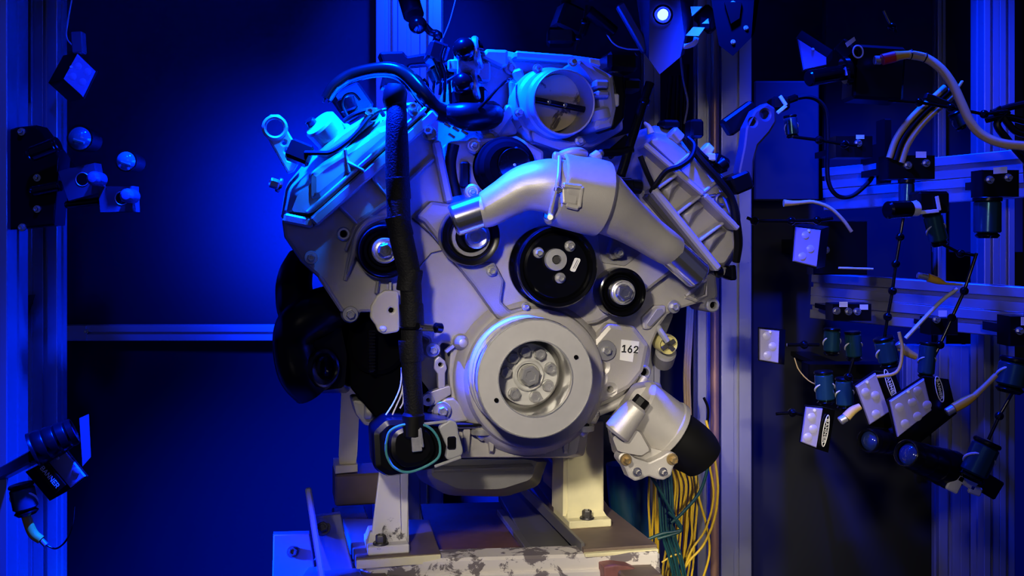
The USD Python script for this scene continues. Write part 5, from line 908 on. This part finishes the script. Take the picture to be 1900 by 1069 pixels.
# ---- top centre and right
t = thing('blue_lamp_box', 'angular lamp box with one bright lit blue-white LED, top right of the engine', 'lamp', W(1230, 120, 1.7))
part(t, 'housing', hull(np.vstack([ql([(1206, 0), (1262, 0), (1270, 70), (1262, 106), (1224, 138), (1204, 110)], 1.66), ql([(1180, -10), (1290, -10), (1270, 100), (1224, 138), (1196, 100)], 1.76)])), 'dark_blue_block'); q = W(1230, 27, 1.655)
part(t, 'led_lens', lathe([(0, -0.012), (0.005, -0.0105), (0.008, -0.005), (0.0085, 0.003)], q, (0, 1, 0), 28), 'led', 'lit blue-white LED'); part(t, 'led_ring', torus(q, (0, -1, 0), 0.014, 0.0025, 32, 8), 'black_gloss')
part(t, 'side_fin', bar(W(1150, 8, 1.72), W(1200, 96, 1.72), 0.016, 0.02, 0.003, up=(0, 1, 0)), 'dark_blue_block')
part(t, 'cable', tube([W(x, y, 1.69) for x, y in ((1240, 60), (1252, 78), (1270, 86), (1288, 80), (1292, 70))], 0.0045, 12), 'white_plastic', 'pale cable loop')
t = thing('camera_bracket', 'tangled black bracket with white corner pieces hanging at the top right of the engine', 'bracket', W(1310, 60, 1.68))
part(t, 'corner', [hull(ql([(1281, 12), (1303, 12), (1284, 30)], 1.66).tolist() + ql([(1281, 12), (1303, 12), (1284, 30)], 1.67).tolist()), hull(ql([(1302, 44), (1314, 34), (1316, 44)], 1.66).tolist() + ql([(1302, 44), (1314, 34), (1316, 44)], 1.67).tolist()), hull(ql([(1272, 66), (1286, 50), (1308, 51), (1296, 67)], 1.66).tolist() + ql([(1272, 66), (1286, 50), (1308, 51), (1296, 67)], 1.67).tolist())], 'white_plastic', 'white bracket corner')
part(t, 'arm', [bar(W(1298, 20, 1.73), W(1330, 52, 1.73), 0.03, 0.03, 0.004), bar(W(1296, 42, 1.7), W(1318, 46, 1.7), 0.012, 0.02, 0.002)], 'black_satin')
t = thing('dark_camera_head', 'matt black faceted camera head hanging in front of the tall right post', 'camera', W(1360, 90, 1.66))
part(t, 'body', hull(np.vstack([ql([(1318, -10), (1400, -10), (1394, 70), (1360, 104), (1334, 84)], 1.62), ql([(1330, -10), (1410, -10), (1400, 60), (1364, 96), (1340, 80)], 1.70)])), 'black_matte')
part(t, 'screw', [bolt(W(x, y, 1.62), (0, -1, 0), 0.005, 0.003, 0.004, 0.001) for x, y in ((1360, 6), (1358, 31), (1384, 52), (1360, 78))], 'bolt_steel'); part(t, 'lens_plate', hull(ql([(1344, 4), (1376, 4), (1372, 34), (1356, 44)], 1.612).tolist() + ql([(1344, 4), (1376, 4), (1372, 34), (1356, 44)], 1.62).tolist()), 'black_gloss')
t = thing('bracket_tip', 'black jointed bracket with a pale forked tip beside the dark lifting bracket', 'bracket', W(1440, 200, 1.68))
part(t, 'fork', [bar(W(1447, 178, 1.67), W(1459, 196, 1.67), 0.004, 0.006, 0.001), bar(W(1459, 196, 1.67), W(1442, 210, 1.67), 0.004, 0.006, 0.001)], 'white_plastic', 'pale forked tip'); part(t, 'body', rbox((0.03, 0.04, 0.022), 0.004, W(1444, 194, 1.70))
, 'black_satin'); part(t, 'end', bar(W(1452, 190, 1.7), W(1480, 180, 1.7), 0.012, 0.012, 0.003), 'black_gloss')
rods([(1088, 10), (1084, 40), (1074, 70), (1068, 96)], 'jointed rod hanging above the throttle body', D=1.75, ball_r=6)
t = thing('knob', 'round black knob in front of the broad blue-lit post', 'knob', W(775, 45, 1.9))
part(t, 'grip', ball(W(775, 46, 1.9), 0.017, 18), 'black_gloss'); part(t, 'stem', [cyl(W(768, 30, 1.92), W(756, -10, 1.95), 0.02, 18, 0.003), tube([W(x, y, 1.92) for x, y in ((788, 48), (800, 60), (812, 64), (806, 84), (800, 100))], 0.007, 12), ball(W(812, 66, 1.9), 0.009, 12), ball(W(804, 84, 1.9), 0.008, 12)], 'black_satin')
single('black_mount', [cyl(W(1050, 30, 1.92), W(1050, -830, 1.92), 0.010, 14), rbox((0.06, 0.05, 0.05), 0.005, W(1060, 40, 1.9), frame((0.3, -1, 0), (0.4, 0, 1))), rbox((0.05, 0.05, 0.03), 0.005, W(1040, 70, 1.9)), cyl(W(1090, 20, 1.88), W(1140, 60, 1.9), 0.012, 16, 0.002)], 'black_satin', 'dark sensor mount in the shadow above the throttle body', 'mount')
single('cable_bunch', [tube([W(x, y, 1.7) for x, y in p], 0.006, 10) for p in ([(1870, 206), (1850, 230), (1870, 260), (1905, 300)], [(1840, 210), (1870, 200), (1905, 192)], [(1830, 222), (1860, 216), (1905, 226)], [(1850, 200), (1880, 240), (1905, 250)])], 'black_satin', 'bunch of dark cables at the right edge below the bright post', 'cable')
